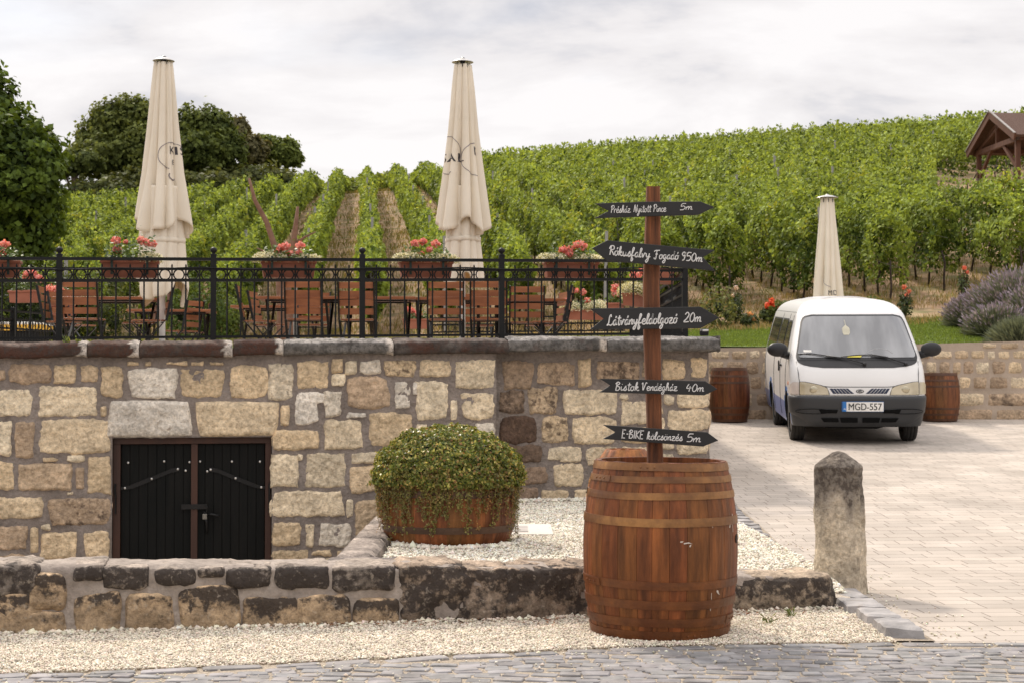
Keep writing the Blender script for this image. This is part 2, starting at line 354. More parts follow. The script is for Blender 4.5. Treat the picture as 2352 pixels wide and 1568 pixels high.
# paved driveway
def paver_mat():
    m = M('paver', (.425, .375, .32), .85, (.50, .445, .385), ns=2.2, bump=0); nt = m.node_tree; N = nt.nodes.new; L = nt.links.new; b = nt.nodes['Principled BSDF']
    tc = N('ShaderNodeTexCoord'); mp = N('ShaderNodeMapping'); L(tc.outputs['Object'], mp.inputs[0]); mp.inputs['Rotation'].default_value = (0, 0, math.radians(-3))
    br = N('ShaderNodeTexBrick'); L(mp.outputs[0], br.inputs['Vector']); br.inputs['Scale'].default_value = 1.0; br.inputs['Brick Width'].default_value = .29; br.inputs['Row Height'].default_value = .165
    br.inputs['Mortar Size'].default_value = .0035; br.inputs['Mortar Smooth'].default_value = .1; br.inputs['Bias'].default_value = 0; br.offset = .5; br.squash = .72; br.squash_frequency = 3
    br.inputs['Color1'].default_value = (.88, .87, .86, 1); br.inputs['Color2'].default_value = (1.08, 1.06, 1.05, 1); br.inputs['Mortar'].default_value = (.30, .26, .23, 1)
    src = b.inputs['Base Color'].links[0].from_socket
    mu = N('ShaderNodeMixRGB'); mu.blend_type = 'MULTIPLY'; mu.inputs[0].default_value = 1; L(src, mu.inputs[1]); L(br.outputs['Color'], mu.inputs[2])
    n2 = N('ShaderNodeTexNoise'); n2.inputs['Scale'].default_value = .8; n2.inputs['Detail'].default_value = 6; L(tc.outputs['Object'], n2.inputs['Vector'])
    r2 = N('ShaderNodeMapRange'); r2.inputs[1].default_value = .3; r2.inputs[2].default_value = .7; r2.inputs[3].default_value = .86; r2.inputs[4].default_value = 1.09; L(n2.outputs['Fac'], r2.inputs[0])
    v = N('ShaderNodeVectorMath'); v.operation = 'SCALE'; L(mu.outputs[0], v.inputs[0]); L(r2.outputs[0], v.inputs['Scale']); L(v.outputs[0], b.inputs['Base Color'])
    n3 = N('ShaderNodeTexNoise'); n3.inputs['Scale'].default_value = 60; L(tc.outputs['Object'], n3.inputs['Vector'])
    ml = N('ShaderNodeMath'); ml.operation = 'MULTIPLY_ADD'; ml.inputs[1].default_value = -1.0; L(br.outputs['Fac'], ml.inputs[0]); L(n3.outputs['Fac'], ml.inputs[2])
    bp = N('ShaderNodeBump'); bp.inputs['Strength'].default_value = .5; bp.inputs['Distance'].default_value = .004; L(ml.outputs[0], bp.inputs['Height']); L(bp.outputs[0], b.inputs['Normal'])
    return m
M_paver = paver_mat()
dv = MB(); dv.grid(lambda u, v: ((lambda y: (lerp(kerb_x(y) + .10, 16, u), y, drive_z(y)))(road_edge(lerp(2, 16, u)) + .004 if v == 0 else lerp(8.15, 26, v))), 12, 80)
tag(dv.build('paved_driveway', M_paver), kind='structure')
# slate kerb stones between gravel and driveway
M_slate = M('slate_kerb', vcol=True, rough=.7, var=.3, ns=6, bump=.8, bs=22, bdist=.012, stain=((.30, .24, .18), 5, .55, .68, .5))
kr = empty('stone_kerb', (2.1, 8.3, 0), label='row of grey slate kerb stones between the white gravel and the paved driveway', cat='kerb')
y = 8.26; k = 0
while y < 16.3:
    d = random.uniform(.34, .42) if y < 9.7 else random.uniform(.13, .2); xk = kerb_x(y); zb = drive_z(y); mb = MB(); g = random.uniform(.22, .34); mb.col = (g * 1.04, g * .985, g * .96, 0)
    hh = .06 if y < 9.8 else .028; w = .23 + random.uniform(-.03, .03); r_ = random.uniform(-.12, .12); q = random.random()
    def fn(u, v, xk=xk, y=y, d=d, w=w, zb=zb, hh=hh, q=q, r_=r_):
        a = (u - .5) * 2; b_ = (v - .5) * 2; e = max(abs(a), abs(b_)) ** 12
        px = xk - .02 + a * w / 2 * (1 - .05 * b_ * b_) + r_ * .1 * b_; py = y + d / 2 + b_ * d / 2 * (1 - .06 * a * a) - .03 * a
        return (px + .008 * noise.noise(Vector((px * 9, py * 9, q * 50))), py, zb + hh * (1 - 1.0 * e) + .010 * noise.noise(Vector((px * 14, py * 14, 7))) - .05 * (e > .98))
    mb.grid(fn, 14, 14); mb.build('kerb_stone', M_slate, kr, world=True, smooth=False); y += d + .02
kk = MB()
kk.grid(lambda u, v: (kerb_x(lerp(8.2, 16.4, v)) + (u - .5) * .22, lerp(8.2, 16.4, v), drive_z(lerp(8.2, 16.4, v)) + .006), 2, 40)
kk.build('mortar_bed', M_sand, kr, world=True)
# sunken forecourt of the cellar door
sf = MB(); sf.grid(lambda u, v: (lerp(-9, -1.1, u), lerp(9.0, 16.2, v), -.62), 2, 2); tag(sf.build('sunken_forecourt', M_gravel), kind='structure')

# ---------------------------------------------------------------- hillside
CREST = 96.0
def terr(x, y):
    pl = -3.8 + .184 * min(y, CREST) + .076 * x
    if y > CREST - 12: t = y - (CREST - 12); pl -= .0045 * t * t * .55
    if x > 34: pl -= .0
    near = 1.9 + .028 * max(0, y - 26) + .0 * x
    t = min(1, max(0, (y - 26) / 9)); t = t * t * (3 - 2 * t)
    z = lerp(near + .10 * (y - 26), pl, t)
    return max(z, -1) + .05 * noise.noise(Vector((x * .3, y * .3, 0)))
def terrain_mat():
    m = M('hill_soil', (.33, .205, .12), .95, (.50, .34, .205), ns=2.5, bump=.8, bs=9, bdist=.08); nt = m.node_tree; N = nt.nodes.new; L = nt.links.new; b = nt.nodes['Principled BSDF']
    src = b.inputs['Base Color'].links[0].from_socket; tc = N('ShaderNodeTexCoord'); sp = N('ShaderNodeSeparateXYZ'); L(tc.outputs['Object'], sp.inputs[0])
    n1 = N('ShaderNodeTexNoise'); n1.inputs['Scale'].default_value = 1.6; n1.inputs['Detail'].default_value = 7; L(tc.outputs['Object'], n1.inputs['Vector'])
    # olive grass patches
    g1 = N('ShaderNodeMapRange'); g1.inputs[1].default_value = .47; g1.inputs[2].default_value = .62; g1.inputs[4].default_value = .8; L(n1.outputs['Fac'], g1.inputs[0])
    mx = N('ShaderNodeMixRGB'); mx.inputs[2].default_value = (.145, .15, .05, 1); L(g1.outputs[0], mx.inputs[0]); L(src, mx.inputs[1])
    # lawn near the wall
    wb = N('ShaderNodeMath'); wb.operation = 'MULTIPLY_ADD'; wb.inputs[1].default_value = 3.0; L(n1.outputs['Fac'], wb.inputs[0]); L(sp.outputs[1], wb.inputs[2])
    lw = N('ShaderNodeMapRange'); lw.inputs[1].default_value = 31.6; lw.inputs[2].default_value = 33.4; lw.inputs[3].default_value = 1; lw.inputs[4].default_value = 0; L(wb.outputs[0], lw.inputs[0])
    n2 = N('ShaderNodeTexNoise'); n2.inputs['Scale'].default_value = 14; L(tc.outputs['Object'], n2.inputs['Vector'])
    gc = N('ShaderNodeMixRGB'); gc.inputs[1].default_value = (.10, .15, .025, 1); gc.inputs[2].default_value = (.17, .21, .045, 1); L(n2.outputs['Fac'], gc.inputs[0])
    m3 = N('ShaderNodeMixRGB'); L(lw.outputs[0], m3.inputs[0]); L(mx.outputs[0], m3.inputs[1]); L(gc.outputs[0], m3.inputs[2]); L(m3.outputs[0], b.inputs['Base Color'])
    return m
M_hill = terrain_mat()
nx, ny = 150, 150; xs = np.linspace(-75, 90, nx + 1); ys = 25.95 + 174 * (np.linspace(0, 1, ny + 1) ** 1.7)
V = np.array([(x, y, terr(x, y)) for y in ys for x in xs]); ii = np.arange(ny)[:, None] * (nx + 1) + np.arange(nx)[None]; ii = ii.ravel()
tag(np_mesh('hillside', V, np.stack([ii, ii + 1, ii + nx + 2, ii + nx + 1], 1), M_hill, smooth=True), kind='structure')
tf = MB(); tf.box((-12.0 + .95 - .1, 21.2, 1.50), (26.0 + .3 - .2, 9.6, .2)); M_terr = M('terrace_paving', (.34, .29, .24), .85, (.42, .37, .31), bump=.3)
tag(tf.build('terrace_floor', M_terr), kind='structure')
# ================================================================ STONE WALLS
WA = Vector((at(0, 870, 15.0).x, 15.0, 0)); WB = Vector((at(1650, 870, 16.3).x, 16.3, 0))
WU = (WB - WA).normalized(); WN = Vector((WU.y, -WU.x, 0))
WLEN = (WB - WA).length
def on_wall(px, py, off=0.0):
    r = ray(px, py); A = WA + WN * off; O = Vector((0, 0, H))
    k = (A - O).dot(WN) / r.dot(WN); p = O + r * k
    return (p - A).dot(WU), p.z
def wp(s, z, off=0.0): p = WA + WU * s + WN * off; return Vector((p.x, p.y, z))
TONES = {0: (.84, .76, .65), 1: (.80, .67, .48), 2: (.72, .55, .35), 3: (.50, .365, .245), 4: (.30, .21, .145), 5: (.10, .06, .04)}
def tone(t):
    i = int(min(4, t)); f = t - i; a, b = TONES[i], TONES[i + 1]; r = random.uniform(.9, 1.1)
    return tuple((a[k] * (1 - f) + b[k] * f) * r for k in range(3))
def stone_mat(name, dark=(.07, .045, .032), s1=15.0, lo=.74, hi=.88, amt=.85):
    return M(name, vcol=True, rough=.92, ns=5.5, var=.22, lo=.3, hi=.7, grain=(26, .42), bump=1.0, bs=24, bdist=.035, stain=(dark, s1, lo, hi, amt, 1), stain2=((.24, .16, .10), 24, .57, .66, .55))
M_stone = stone_mat('wall_stone'); M_mortar = M('wall_mortar', (.205, .17, .147), .95, (.30, .252, .22), grain=(30, .25), ns=4, bump=1.0, bs=18, bdist=.04, stain=((.09, .065, .05), 2.5, .58, .75, .5))
def stone(mb, P, x0, z0, x1, z1, t=1.5, bulge=.02, st=.0, rnd=.30, wob=.018, res=.017, col=None):
    """rounded irregular stone; P(s, z, out) -> point"""
    if x1 < x0: x0, x1 = x1, x0
    if z1 < z0: z0, z1 = z1, z0
    cx, cz, w, h = (x0 + x1) / 2, (z0 + z1) / 2, (x1 - x0) / 2 + .009, (z1 - z0) / 2 + .009
    nu = max(5, min(48, int(2 * w / res))); nv = max(5, min(30, int(2 * h / res))); sd = random.uniform(0, 90)
    c = col or tone(t); mb.col = (*c, st); tiltx = random.uniform(-.10, .10); tiltz = random.uniform(-.06, .06)
    mn = min(w, h); kx_ = random.uniform(-.07, .07); kz_ = random.uniform(-.06, .06)
    def fn(u, v):
        a, b = u * 2 - 1, v * 2 - 1; e = max(abs(a), abs(b))
        r = 1 - rnd * (a * a * b * b) * .5
        x = a * w * (1 + kx_ * b) * (1 - rnd * .5 * b * b * a * a * mn / w); z = b * h * (1 + kz_ * a) * r
        ax, az = cx + x, cz + z
        nz = noise.noise(Vector((ax * 7, az * 7, sd))) * wob * 1.2 + noise.noise(Vector((ax * 26, az * 26, sd))) * wob * .75
        ax += nz * a * min(1, w / .1); az += (noise.noise(Vector((ax * 8, sd, az * 8))) * 1.2 + noise.noise(Vector((ax * 27, sd, az * 27))) * .75) * wob * b
        prof = 1 - e ** 14
        o = bulge * prof - .018 * (1 - prof) + (noise.noise(Vector((ax * 6, az * 6, sd + 5))) * .014 + noise.noise(Vector((ax * 19, az * 19, sd))) * .011 + noise.noise(Vector((ax * 45, az * 45, sd))) * .010) * prof + (tiltx * x + tiltz * z) * .25 * prof
        return P(ax, az, o)
    mb.grid(fn, nu, nv)
C4 = lambda x, y: (x / 2.926, 765.7 + y / 2.926)
C5 = lambda x, y: (612.6 + x / 2.926, 765.7 + y / 2.926)
C6 = lambda x, y: (1301.7 + x / 2.275, 382.8 + y / 2.275)
L4 = [(-60,245,35,315,3),(65,205,345,335,3.2,.3),(365,210,515,335,2),(540,212,655,330,2.4),(678,220,825,430,2),(858,235,1190,435,.1),(1215,235,1505,425,2),(1545,215,1800,440,2,.1),(1815,215,1965,445,.8,.25),
 (-90,370,218,558,1),(255,352,655,558,1.2),(1885,480,1945,620,2),(-90,590,82,815,1),(103,585,232,835,3),(258,572,745,808,1.6,.15),(680,488,712,552,2),
 (288,835,388,860,2),(448,818,567,858,1),(-90,858,100,1048,2),(118,872,485,1050,2.8,.1),(510,898,565,1042,3),(592,825,745,1075,2),
 (-90,1095,285,1245,1.8),(328,1102,745,1295,3.0,.4),(455,1065,490,1080,1),(-90,1290,188,1450,3),(205,1300,255,1465,2),(275,1282,340,1312,1),(272,1335,517,1520,2),(558,1320,738,1515,2),(-90,1490,170,1640,3),(200,1545,500,1680,2),(520,1540,735,1690,2.5),
 (860,192,935,210,2),(1115,190,1250,212,2),(1285,190,1370,212,2),(1412,190,1500,212,2),(978,196,1012,216,2)]
L5 = [(5,190,175,445,.8,.3),(200,185,418,370,2),(435,175,510,262,2,.1),(530,185,600,270,1),(625,182,765,272,.3,.1),(440,275,527,355,1),(797,178,1002,285,2,.45),(1028,180,1235,292,1.7,.2),(1265,178,1532,365,1.2,.15),
 (540,288,825,505,3,.05),(860,315,965,508,.1),(983,325,1012,410,0),(1003,318,1220,580,1),(1305,395,1532,578,1.3),(1237,445,1278,578,1),
 (190,395,345,612,0),(275,390,400,475,0),(383,383,503,560,.4),(533,533,660,562,0),(95,480,150,610,1),(383,578,645,780,1.3),(685,530,980,757,2),(1005,605,1075,680,1),(1400,600,1532,700,.3),(40,645,355,780,2),
 (35,810,215,1035,1.2),(213,818,242,850,1),(260,800,532,1040,1.1),(572,795,740,870,1),(558,890,760,1070,2.2,.05),(35,1052,520,1235,1.3),(537,1118,580,1230,1),(590,1110,770,1370,2.5),
 (40,1262,230,1425,2),(258,1265,320,1428,1.3),(352,1270,565,1432,.3),(40,1455,280,1560,2),(305,1455,440,1490,2),(475,1462,545,1490,2),(330,1508,500,1600,1),(590,1385,680,1460,1.2),
 (790,790,1080,960,1.2),(1120,760,1380,930,2),(1420,725,1532,900,1),(790,990,1000,1090,2),(1030,960,1300,1130,1),(1330,940,1532,1120,2),(800,1130,1090,1340,1.5),(1130,1160,1400,1330,2),(1430,1150,1532,1330,1)]
R5 = [(1585,185,1790,375,3.4,.25),(1815,185,2055,345,3.0,.35),(2095,180,2180,355,2.8,.3),(1560,378,1735,535,3.8,.55),(1760,358,1950,540,2.6,.45),(1995,380,2285,543,1.2,.15),
 (1562,550,1818,738,5,.2),(1845,552,2028,735,2.2,.45),(2058,558,2290,742,1.6),(1600,750,1850,865,4.6,.3),(1893,760,2110,848,1),(2150,768,2330,860,1),
 (1600,890,1895,1008,4,.25),(1922,870,2125,1030,1.5),(1600,1030,1815,1125,4,.3),(1850,1050,2022,1130,1.8),(2065,1045,2230,1140,1.6)]
R6 = [(-70,1020,-30,1130,3.3,.4),(-20,1030,40,1140,3.2,.4),(60,1010,125,1145,2,.1),(155,1015,380,1110,3.2,.5),(392,1020,480,1105,2.8,.3),(500,1010,620,1110,2.2,.35),(640,1000,732,1105,2,.2),
 (0,1168,268,1290,1.2),(275,1185,320,1215,1),(285,1222,425,1345,1.2),(440,1125,500,1180,1.5),(510,1195,560,1240,1),(525,1268,742,1380,1.5),(575,1185,742,1255,1.4),(440,1200,500,1290,2),(440,1310,510,1380,1.5),
 (30,1305,262,1450,1.5),(100,1458,265,1560,1.5),(-40,1465,75,1545,1.2),(285,1365,420,1440,2),(440,1400,560,1480,1.2),(575,1400,742,1500,1.2),(290,1460,420,1560,1.5),(440,1500,560,1570,1),(575,1520,742,1600,1)]
tw = empty('terrace_wall', wp(0, 0), label='tall rough sandstone retaining wall of the terrace with grey mortar joints, holding the cellar door', cat='stone wall')
REC = -.13                                             # right section stands a little further back
EDGE = on_wall(1140, 1000)[0]; ZB = -.7
sL = EDGE; sRend = on_wall(1628, 1000, REC)[0]
dx0, dz1 = on_wall(258, 1005); dx1, _ = on_wall(625, 1005)
def ztop(s): return lerp(zat(783, 15.0), zat(770, 16.3), s / WLEN)      # top of the coping along the wall
def mortar(mb, P, s0, s1, z0, z1, res=.05, a=.014):
    nu = max(1, int((s1 - s0) / res)); nv = max(1, int((z1 - z0) / res))
    mb.grid(lambda u, v: (lambda s, z: P(s, z, a * noise.noise(Vector((s * 3, z * 3, 0))) + a * .6 * noise.noise(Vector((s * 11, z * 11, 4)))))(lerp(s0, s1, u), lerp(z0, z1, v)), nu, nv)
mo = MB(); PL = lambda s, z, o: wp(s, z, o); PR = lambda s, z, o: wp(s, z, REC + o)
SL0 = -3.2; zc = 1.66
mortar(mo, PL, SL0, dx0, ZB, zc); mortar(mo, PL, dx1, sL, ZB, zc); mortar(mo, PL, dx0, dx1, dz1, zc)
mortar(mo, PR, sL, sRend, -.2, zc + .06)
mo.grid(lambda u, v: wp(sL, lerp(ZB, zc, v), lerp(0, REC - .02, u)), 3, 20)                  # step between the sections
for (s_, a_, b_) in ((dx0, 0, -.16), (dx1, -.16, 0)): mo.grid(lambda u, v, s_=s_, a_=a_, b_=b_: wp(s_, lerp(ZB, dz1, v), lerp(a_, b_, u)), 3, 20)
mo.grid(lambda u, v: wp(lerp(dx0, dx1, u), dz1, lerp(-.16, 0, v)), 3, 3)
# end of the wall, running back along the driveway
ECX = wp(sRend, 0, REC)
PE = lambda s, z, o: Vector((ECX.x + o + .0 * s, ECX.y + s, z))
mortar(mo, PE, 0, 9.2, -.1, zc + .06)
mo.build('mortar', M_mortar, tw, world=True, smooth=True)
ms = MB()
for (lst, cv, P_, off) in ((L4, C4, PL, 0), (L5, C5, PL, 0), (R5, C5, PR, REC), (R6, C6, PR, REC)):
    for q in lst:
        a = on_wall(*cv(q[0], q[3]), off); b = on_wall(*cv(q[2], q[1]), off); st = q[5] if len(q) > 5 else random.choice((0, 0, 0, .05, .12))
        stone(ms, P_, a[0], a[1], b[0], b[1], q[4], bulge=random.uniform(.014, .03), st=st, rnd=random.uniform(.02, .30))
# the wall further to the left, outside the picture, and the end wall
def random_courses(mb, P, s0, s1, z0, z1, hs=(.18, .30), ws=(.22, .55), gap=.035, t=(1, 3), st=(0, .3), bulge=.025, **k):
    z = z0
    while z < z1 - .08:
        h = min(random.uniform(*hs), z1 - z); s = s0
        while s < s1 - .05:
            w = min(random.uniform(*ws), s1 - s)
            if h > .24 and w < .4 and random.random() < .25:
                stone(mb, P, s + gap / 2, z + gap / 2, s + w - gap / 2, z + h * .52 - gap / 2, random.uniform(*t), bulge, random.uniform(*st), **k); stone(mb, P, s + gap / 2, z + h * .52 + gap / 2, s + w - gap / 2, z + h - gap / 2, random.uniform(*t), bulge, random.uniform(*st), **k)
            else: stone(mb, P, s + gap / 2, z + gap / 2, s + w - gap / 2, z + h - gap / 2, random.uniform(*t), bulge, random.uniform(*st), **k)
            s += w
        z += h
random_courses(ms, PL, SL0, on_wall(-45, 1000)[0], -.55, 1.5, res=.05)
random_courses(ms, PE, .02, 9.0, 0.0, 1.5, res=.06, hs=(.2, .32), ws=(.3, .6))
ms.build('stones', M_stone, tw, world=True, smooth=True)
# dressed lintel stones over the door
M_lint = stone_mat('lintel_stone', dark=(.16, .13, .11), s1=16, lo=.70, hi=.80, amt=.8)
for q in ((722, 448, 1285, 695, .0, .12), (1322, 455, 1872, 690, 1.6, .07)):
    a = on_wall(*C4(q[0], q[3])); b = on_wall(*C4(q[2], q[1])); lm = MB()
    stone(lm, PL, a[0], a[1] , b[0], b[1], q[4], bulge=.05, st=q[5], rnd=.12, wob=.006); lm.build('lintel_stone', M_lint, tw, world=True, smooth=True)
# coping
M_cop = M('coping_stone', vcol=True, rough=.95, ns=16, var=.5, lo=.3, hi=.7, bump=1.0, bs=45, bdist=.02, stain=((.075, .03, .018), 5, .62, .85, .9, 1), stain2=((.05, .045, .04), 34, .52, .60, .65))
cp = [(-260, 200, (.14, .10, .08), .5), (200, 320, (.15, .11, .085), .5), (320, 535, (.16, .12, .095), .42), (535, 652, (.12, .085, .07), .5), (652, 905, (.34, .31, .28), .05), (905, 1170, (.17, .14, .12), .33), (1168, 1395, (.33, .305, .28), .05), (1395, 1655, (.34, .315, .29), .0)]
for i, (p0, p1, c, al) in enumerate(cp):
    right = p0 > 1160; s0 = on_wall(p0, 800, .08)[0]; s1 = on_wall(p1, 800, .08)[0]; mb = MB(); dz = [0, .004, -.004, .008, .004, 0, .012, .0][i]
    prof = [(.02, -.165), (.075, -.16), (.09, -.145), (.092, -.09), (.088, -.055), (.06, -.032), (-.02, -.018), (-.14, -.004), (-.26, .0), (-.30, -.03), (-.30, -.17)]
    def fn(u, v, s0=s0, s1=s1, dz=dz, right=right, c=c):
        s = lerp(s0 + .004, s1 - .004, u); k = v * (len(prof) - 1); a = int(min(k, len(prof) - 2)); f = k - a
        o = lerp(prof[a][0], prof[a + 1][0], f); z = lerp(prof[a][1], prof[a + 1][1], f); e = min(u, 1 - u) * (s1 - s0)
        rn = max(0, 1 - e / .03) * .012
        o += .018 * noise.noise(Vector((s * 5, z * 9, 1))) + .012 * noise.noise(Vector((s * 24, z * 24, o * 24))) - rn * (o > 0)
        z += .016 * noise.noise(Vector((s * 2.2, o * 4, 9))) + .010 * noise.noise(Vector((s * 22, o * 22, 2))) - rn
        return wp(s, ztop(s) + z + dz, o)
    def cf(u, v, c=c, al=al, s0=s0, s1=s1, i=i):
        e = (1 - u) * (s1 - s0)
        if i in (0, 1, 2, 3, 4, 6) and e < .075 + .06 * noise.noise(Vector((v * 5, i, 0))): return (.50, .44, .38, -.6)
        fr = 1.0 if v > .42 else .42; n_ = 1 + .5 * noise.noise(Vector((u * (s1 - s0) * 4, v * 6, i)))  # front face colour darkened: shade below the lit top, along with dark lichen
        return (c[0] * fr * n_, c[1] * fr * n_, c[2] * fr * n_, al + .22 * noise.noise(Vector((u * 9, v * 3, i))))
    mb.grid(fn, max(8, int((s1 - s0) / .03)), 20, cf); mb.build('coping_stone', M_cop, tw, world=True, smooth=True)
endp = MB(); endp.col = (.2, .18, .16, 0)
s1 = on_wall(1655, 800, .08)[0] - .004
endp.grid(lambda u, v: wp(s1 + .001, ztop(s1) - .165 + .16 * v - .03 * u * 0, .085 - .38 * u), 6, 4); endp.build('coping_end', M_cop, tw, world=True)
pe = MB(); pe.col = (.2, .18, .16, 0)
pe.grid(lambda u, v: Vector((ECX.x + .12 - .4 * v, ECX.y + .34 + u * 8.8, ztop(s1) + .002 - .01 * (v - .5) ** 2)), 60, 6); pe.grid(lambda u, v: Vector((ECX.x + .12, ECX.y + .34 + u * 8.8, ztop(s1) - .16 * v)), 60, 3)
pe.build('coping_stone', M_cop, tw, world=True)

# ---------------------------------------------------------------- cellar door
cd = empty('cellar_door', wp((dx0 + dx1) / 2, -.62, -.1), label='low black plank double door of the cellar, brown frame and angled iron straps', cat='door')
M_frame = M('door_frame_paint', (.034, .012, .006), .6, (.06, .021, .010), ns=6, stretch=(1, 1, .2), bump=.3, bs=20, bdist=.004)
M_dplank = M('door_plank_paint', (.006, .0065, .006), .6, (.010, .0095, .0085), spec=.12, ns=5, stretch=(3, 3, .3), bump=.3, bs=30, bdist=.003)
M_iron = M('black_iron', (.006, .006, .006), .36, (.011, .010, .010), bump=.3, bs=50, bdist=.003, metal=.3)
M_stud = M('steel_stud', (.55, .53, .50), .3, metal=.9)
def dbox(mb, s0, s1, z0, z1, o0, o1):
    c = (wp(s0, z0, o0) + wp(s1, z1, o1)) / 2; R = Matrix((WU, -WN, Vector((0, 0, 1)))).transposed()
    return mb.box(c, (abs(s1 - s0), abs(o1 - o0), abs(z1 - z0)), R)
DZ0 = -.62; q = lambda px, py: on_wall(px, py, -.10)
zt = q(400, 1018)[1]; fl = q(277, 1100)[0]; fr = q(609, 1100)[0]; m0 = q(439, 1100)[0]; m1 = q(454, 1100)[0]
f = MB(); dbox(f, dx0 + .004, fl, DZ0, zt, -.155, -.06); dbox(f, fr, dx1 - .004, DZ0, zt, -.155, -.06); dbox(f, dx0 + .004, dx1 - .004, zt, dz1 - .004, -.155, -.058)
f.build('frame', M_frame, cd, world=True, bevel=.004)
f = MB(); dbox(f, m0, m1, DZ0 + .02, zt - .004, -.10, -.07); f.build('cover_strip', M_frame, cd, world=True, bevel=.003)
def leaf(s0, s1, px0, px1, strap, studs, hx):
    g = MB(); n = 8; w = (s1 - s0) / n
    for k in range(n): dbox(g, s0 + k * w + .003, s0 + (k + 1) * w - .003, DZ0 + .02, zt - .004, -.13, -.105 + random.uniform(-.001, .001))
    dbox(g, s0 + .001, s1 - .001, DZ0 + .02, zt - .006, -.15, -.113)
    lf = g.build('door_leaf', M_dplank, cd, world=True, bevel=.003)
    h = MB(); pts = [q(*p) for p in strap]; wpts = [wp(a, b, -.098) for a, b in pts]; wd = [.022, .028, .034, .03, .034]
    for k in range(len(wpts) - 1): h.beam(wpts[k], wpts[k + 1], .008, wd[k] + .006, up=WU if False else (0, 0, 1))
    h.tube([wp(pts[0][0], pts[0][1] + .05, -.05), wp(pts[0][0], pts[0][1] - .05, -.05)], .011); h.tube([wp(hx, pts[0][1] - .05, -.052), wp(hx, pts[0][1] - .24, -.052)], .008)
    h.beam(wpts[0], wp(pts[0][0], pts[0][1], -.05), .008, .03)
    h.build('strap_hinge', M_iron, lf)
    for p in studs:
        a, b = q(*p); sb = MB(); sb.ball(wp(a, b, -.092 if p in strap_st else -.104), .0125, 10, 6, (1, .5, 1)); sb.build('stud', M_stud, lf, smooth=True)
K = lambda x, y: ((300 + x / 3.5636) / 1.306, (1280 + y / 3.5636) / 1.306)
strap_st = [K(265, 650), K(552, 551), K(832, 447), K(1182, 453), K(1449, 545), K(1724, 641)]
leaf(fl + .003, m0 + .012, 0, 0, [K(165, 658), K(265, 650), K(330, 640), K(552, 551), K(760, 465), K(850, 447)], strap_st[:3] + [K(300, 380), K(685, 365), K(957, 373), K(915, 464)], q(*K(172, 700))[0])
leaf(m1 - .012, fr - .003, 0, 0, [K(1810, 648), K(1724, 641), K(1660, 628), K(1449, 545), K(1260, 465), K(1165, 450)], strap_st[3:] + [K(1068, 367), K(1410, 367), K(1710, 367), K(1146, 471)], q(*K(1808, 700))[0])
lt = MB(); a = q(*K(870, 875)); b = q(*K(1145, 818)); dbox(lt, a[0], b[0], a[1], b[1], -.07, -.058); c_ = q(*K(1128, 862))
lt.tube([wp(*q(*K(1128, 835)), -.05), wp(*q(*K(1150, 845)), -.03), wp(*q(*K(1138, 915)), -.04), wp(*q(*K(1112, 900)), -.05)], .006)
lt.build('hasp', M_iron, cd, world=True, bevel=.002)
lt = MB(); lt.tube([wp(*q(*K(1115, 935)), -.08), wp(*q(*K(1200, 925)), -.045), wp(*q(*K(1275, 945)), -.045)], [.013, .012, .014]); lt.tube([wp(*q(*K(1110, 940)), -.085), wp(*q(*K(1140, 1010)), -.085), wp(*q(*K(1142, 1130)), -.085)], [.014, .016, .010])
lt.build('handle', M_iron, cd, world=True, smooth=True)
lt = MB(); c_ = wp(*q(*K(1122, 950)), -.045); lt.box(c_, (.045, .02, .055)); pl_ = lt.build('padlock', M('padlock_steel', (.2, .19, .17), .35, metal=.8), cd, world=True, bevel=.004)

# ---------------------------------------------------------------- low front wall
M_lowst = M('low_wall_stone', vcol=True, rough=.95, grain=(28, .5), ns=6, var=.4, lo=.3, hi=.7, bump=1.0, bs=22, bdist=.035, stain=((.040, .030, .025), 19, .66, .79, .93, 1), stain2=((.46, .39, .31), 30, .58, .68, .5))
M_lowmo = M('low_wall_mortar', (.27, .225, .19), .95, (.43, .365, .31), grain=(22, .25), ns=4, bump=.9, bs=16, bdist=.03, stain=((.16, .12, .10), 4, .55, .72, .55))
LX = [-6, -2.36, 0, 1.5, 2.2]; LY = [8.1, 8.49, 8.95, 9.30, 9.40]
def lw_top(x): return interp(x, [-6, -2.36, -.6, .2, 1.5, 2.1], [.42, .372, .325, .29, .215, .19]) + .012 * noise.noise(Vector((x * 3, 0, 0)))
lowall = empty('low_wall', (0, 8.95, 0), label='knee-high wall of blackened rough stones and pale mortar along the gravel strip', cat='stone wall')
DEP = .36
def LP(x, z, o): return Vector((x + o * .18, interp(x, LX, LY) - o, z))
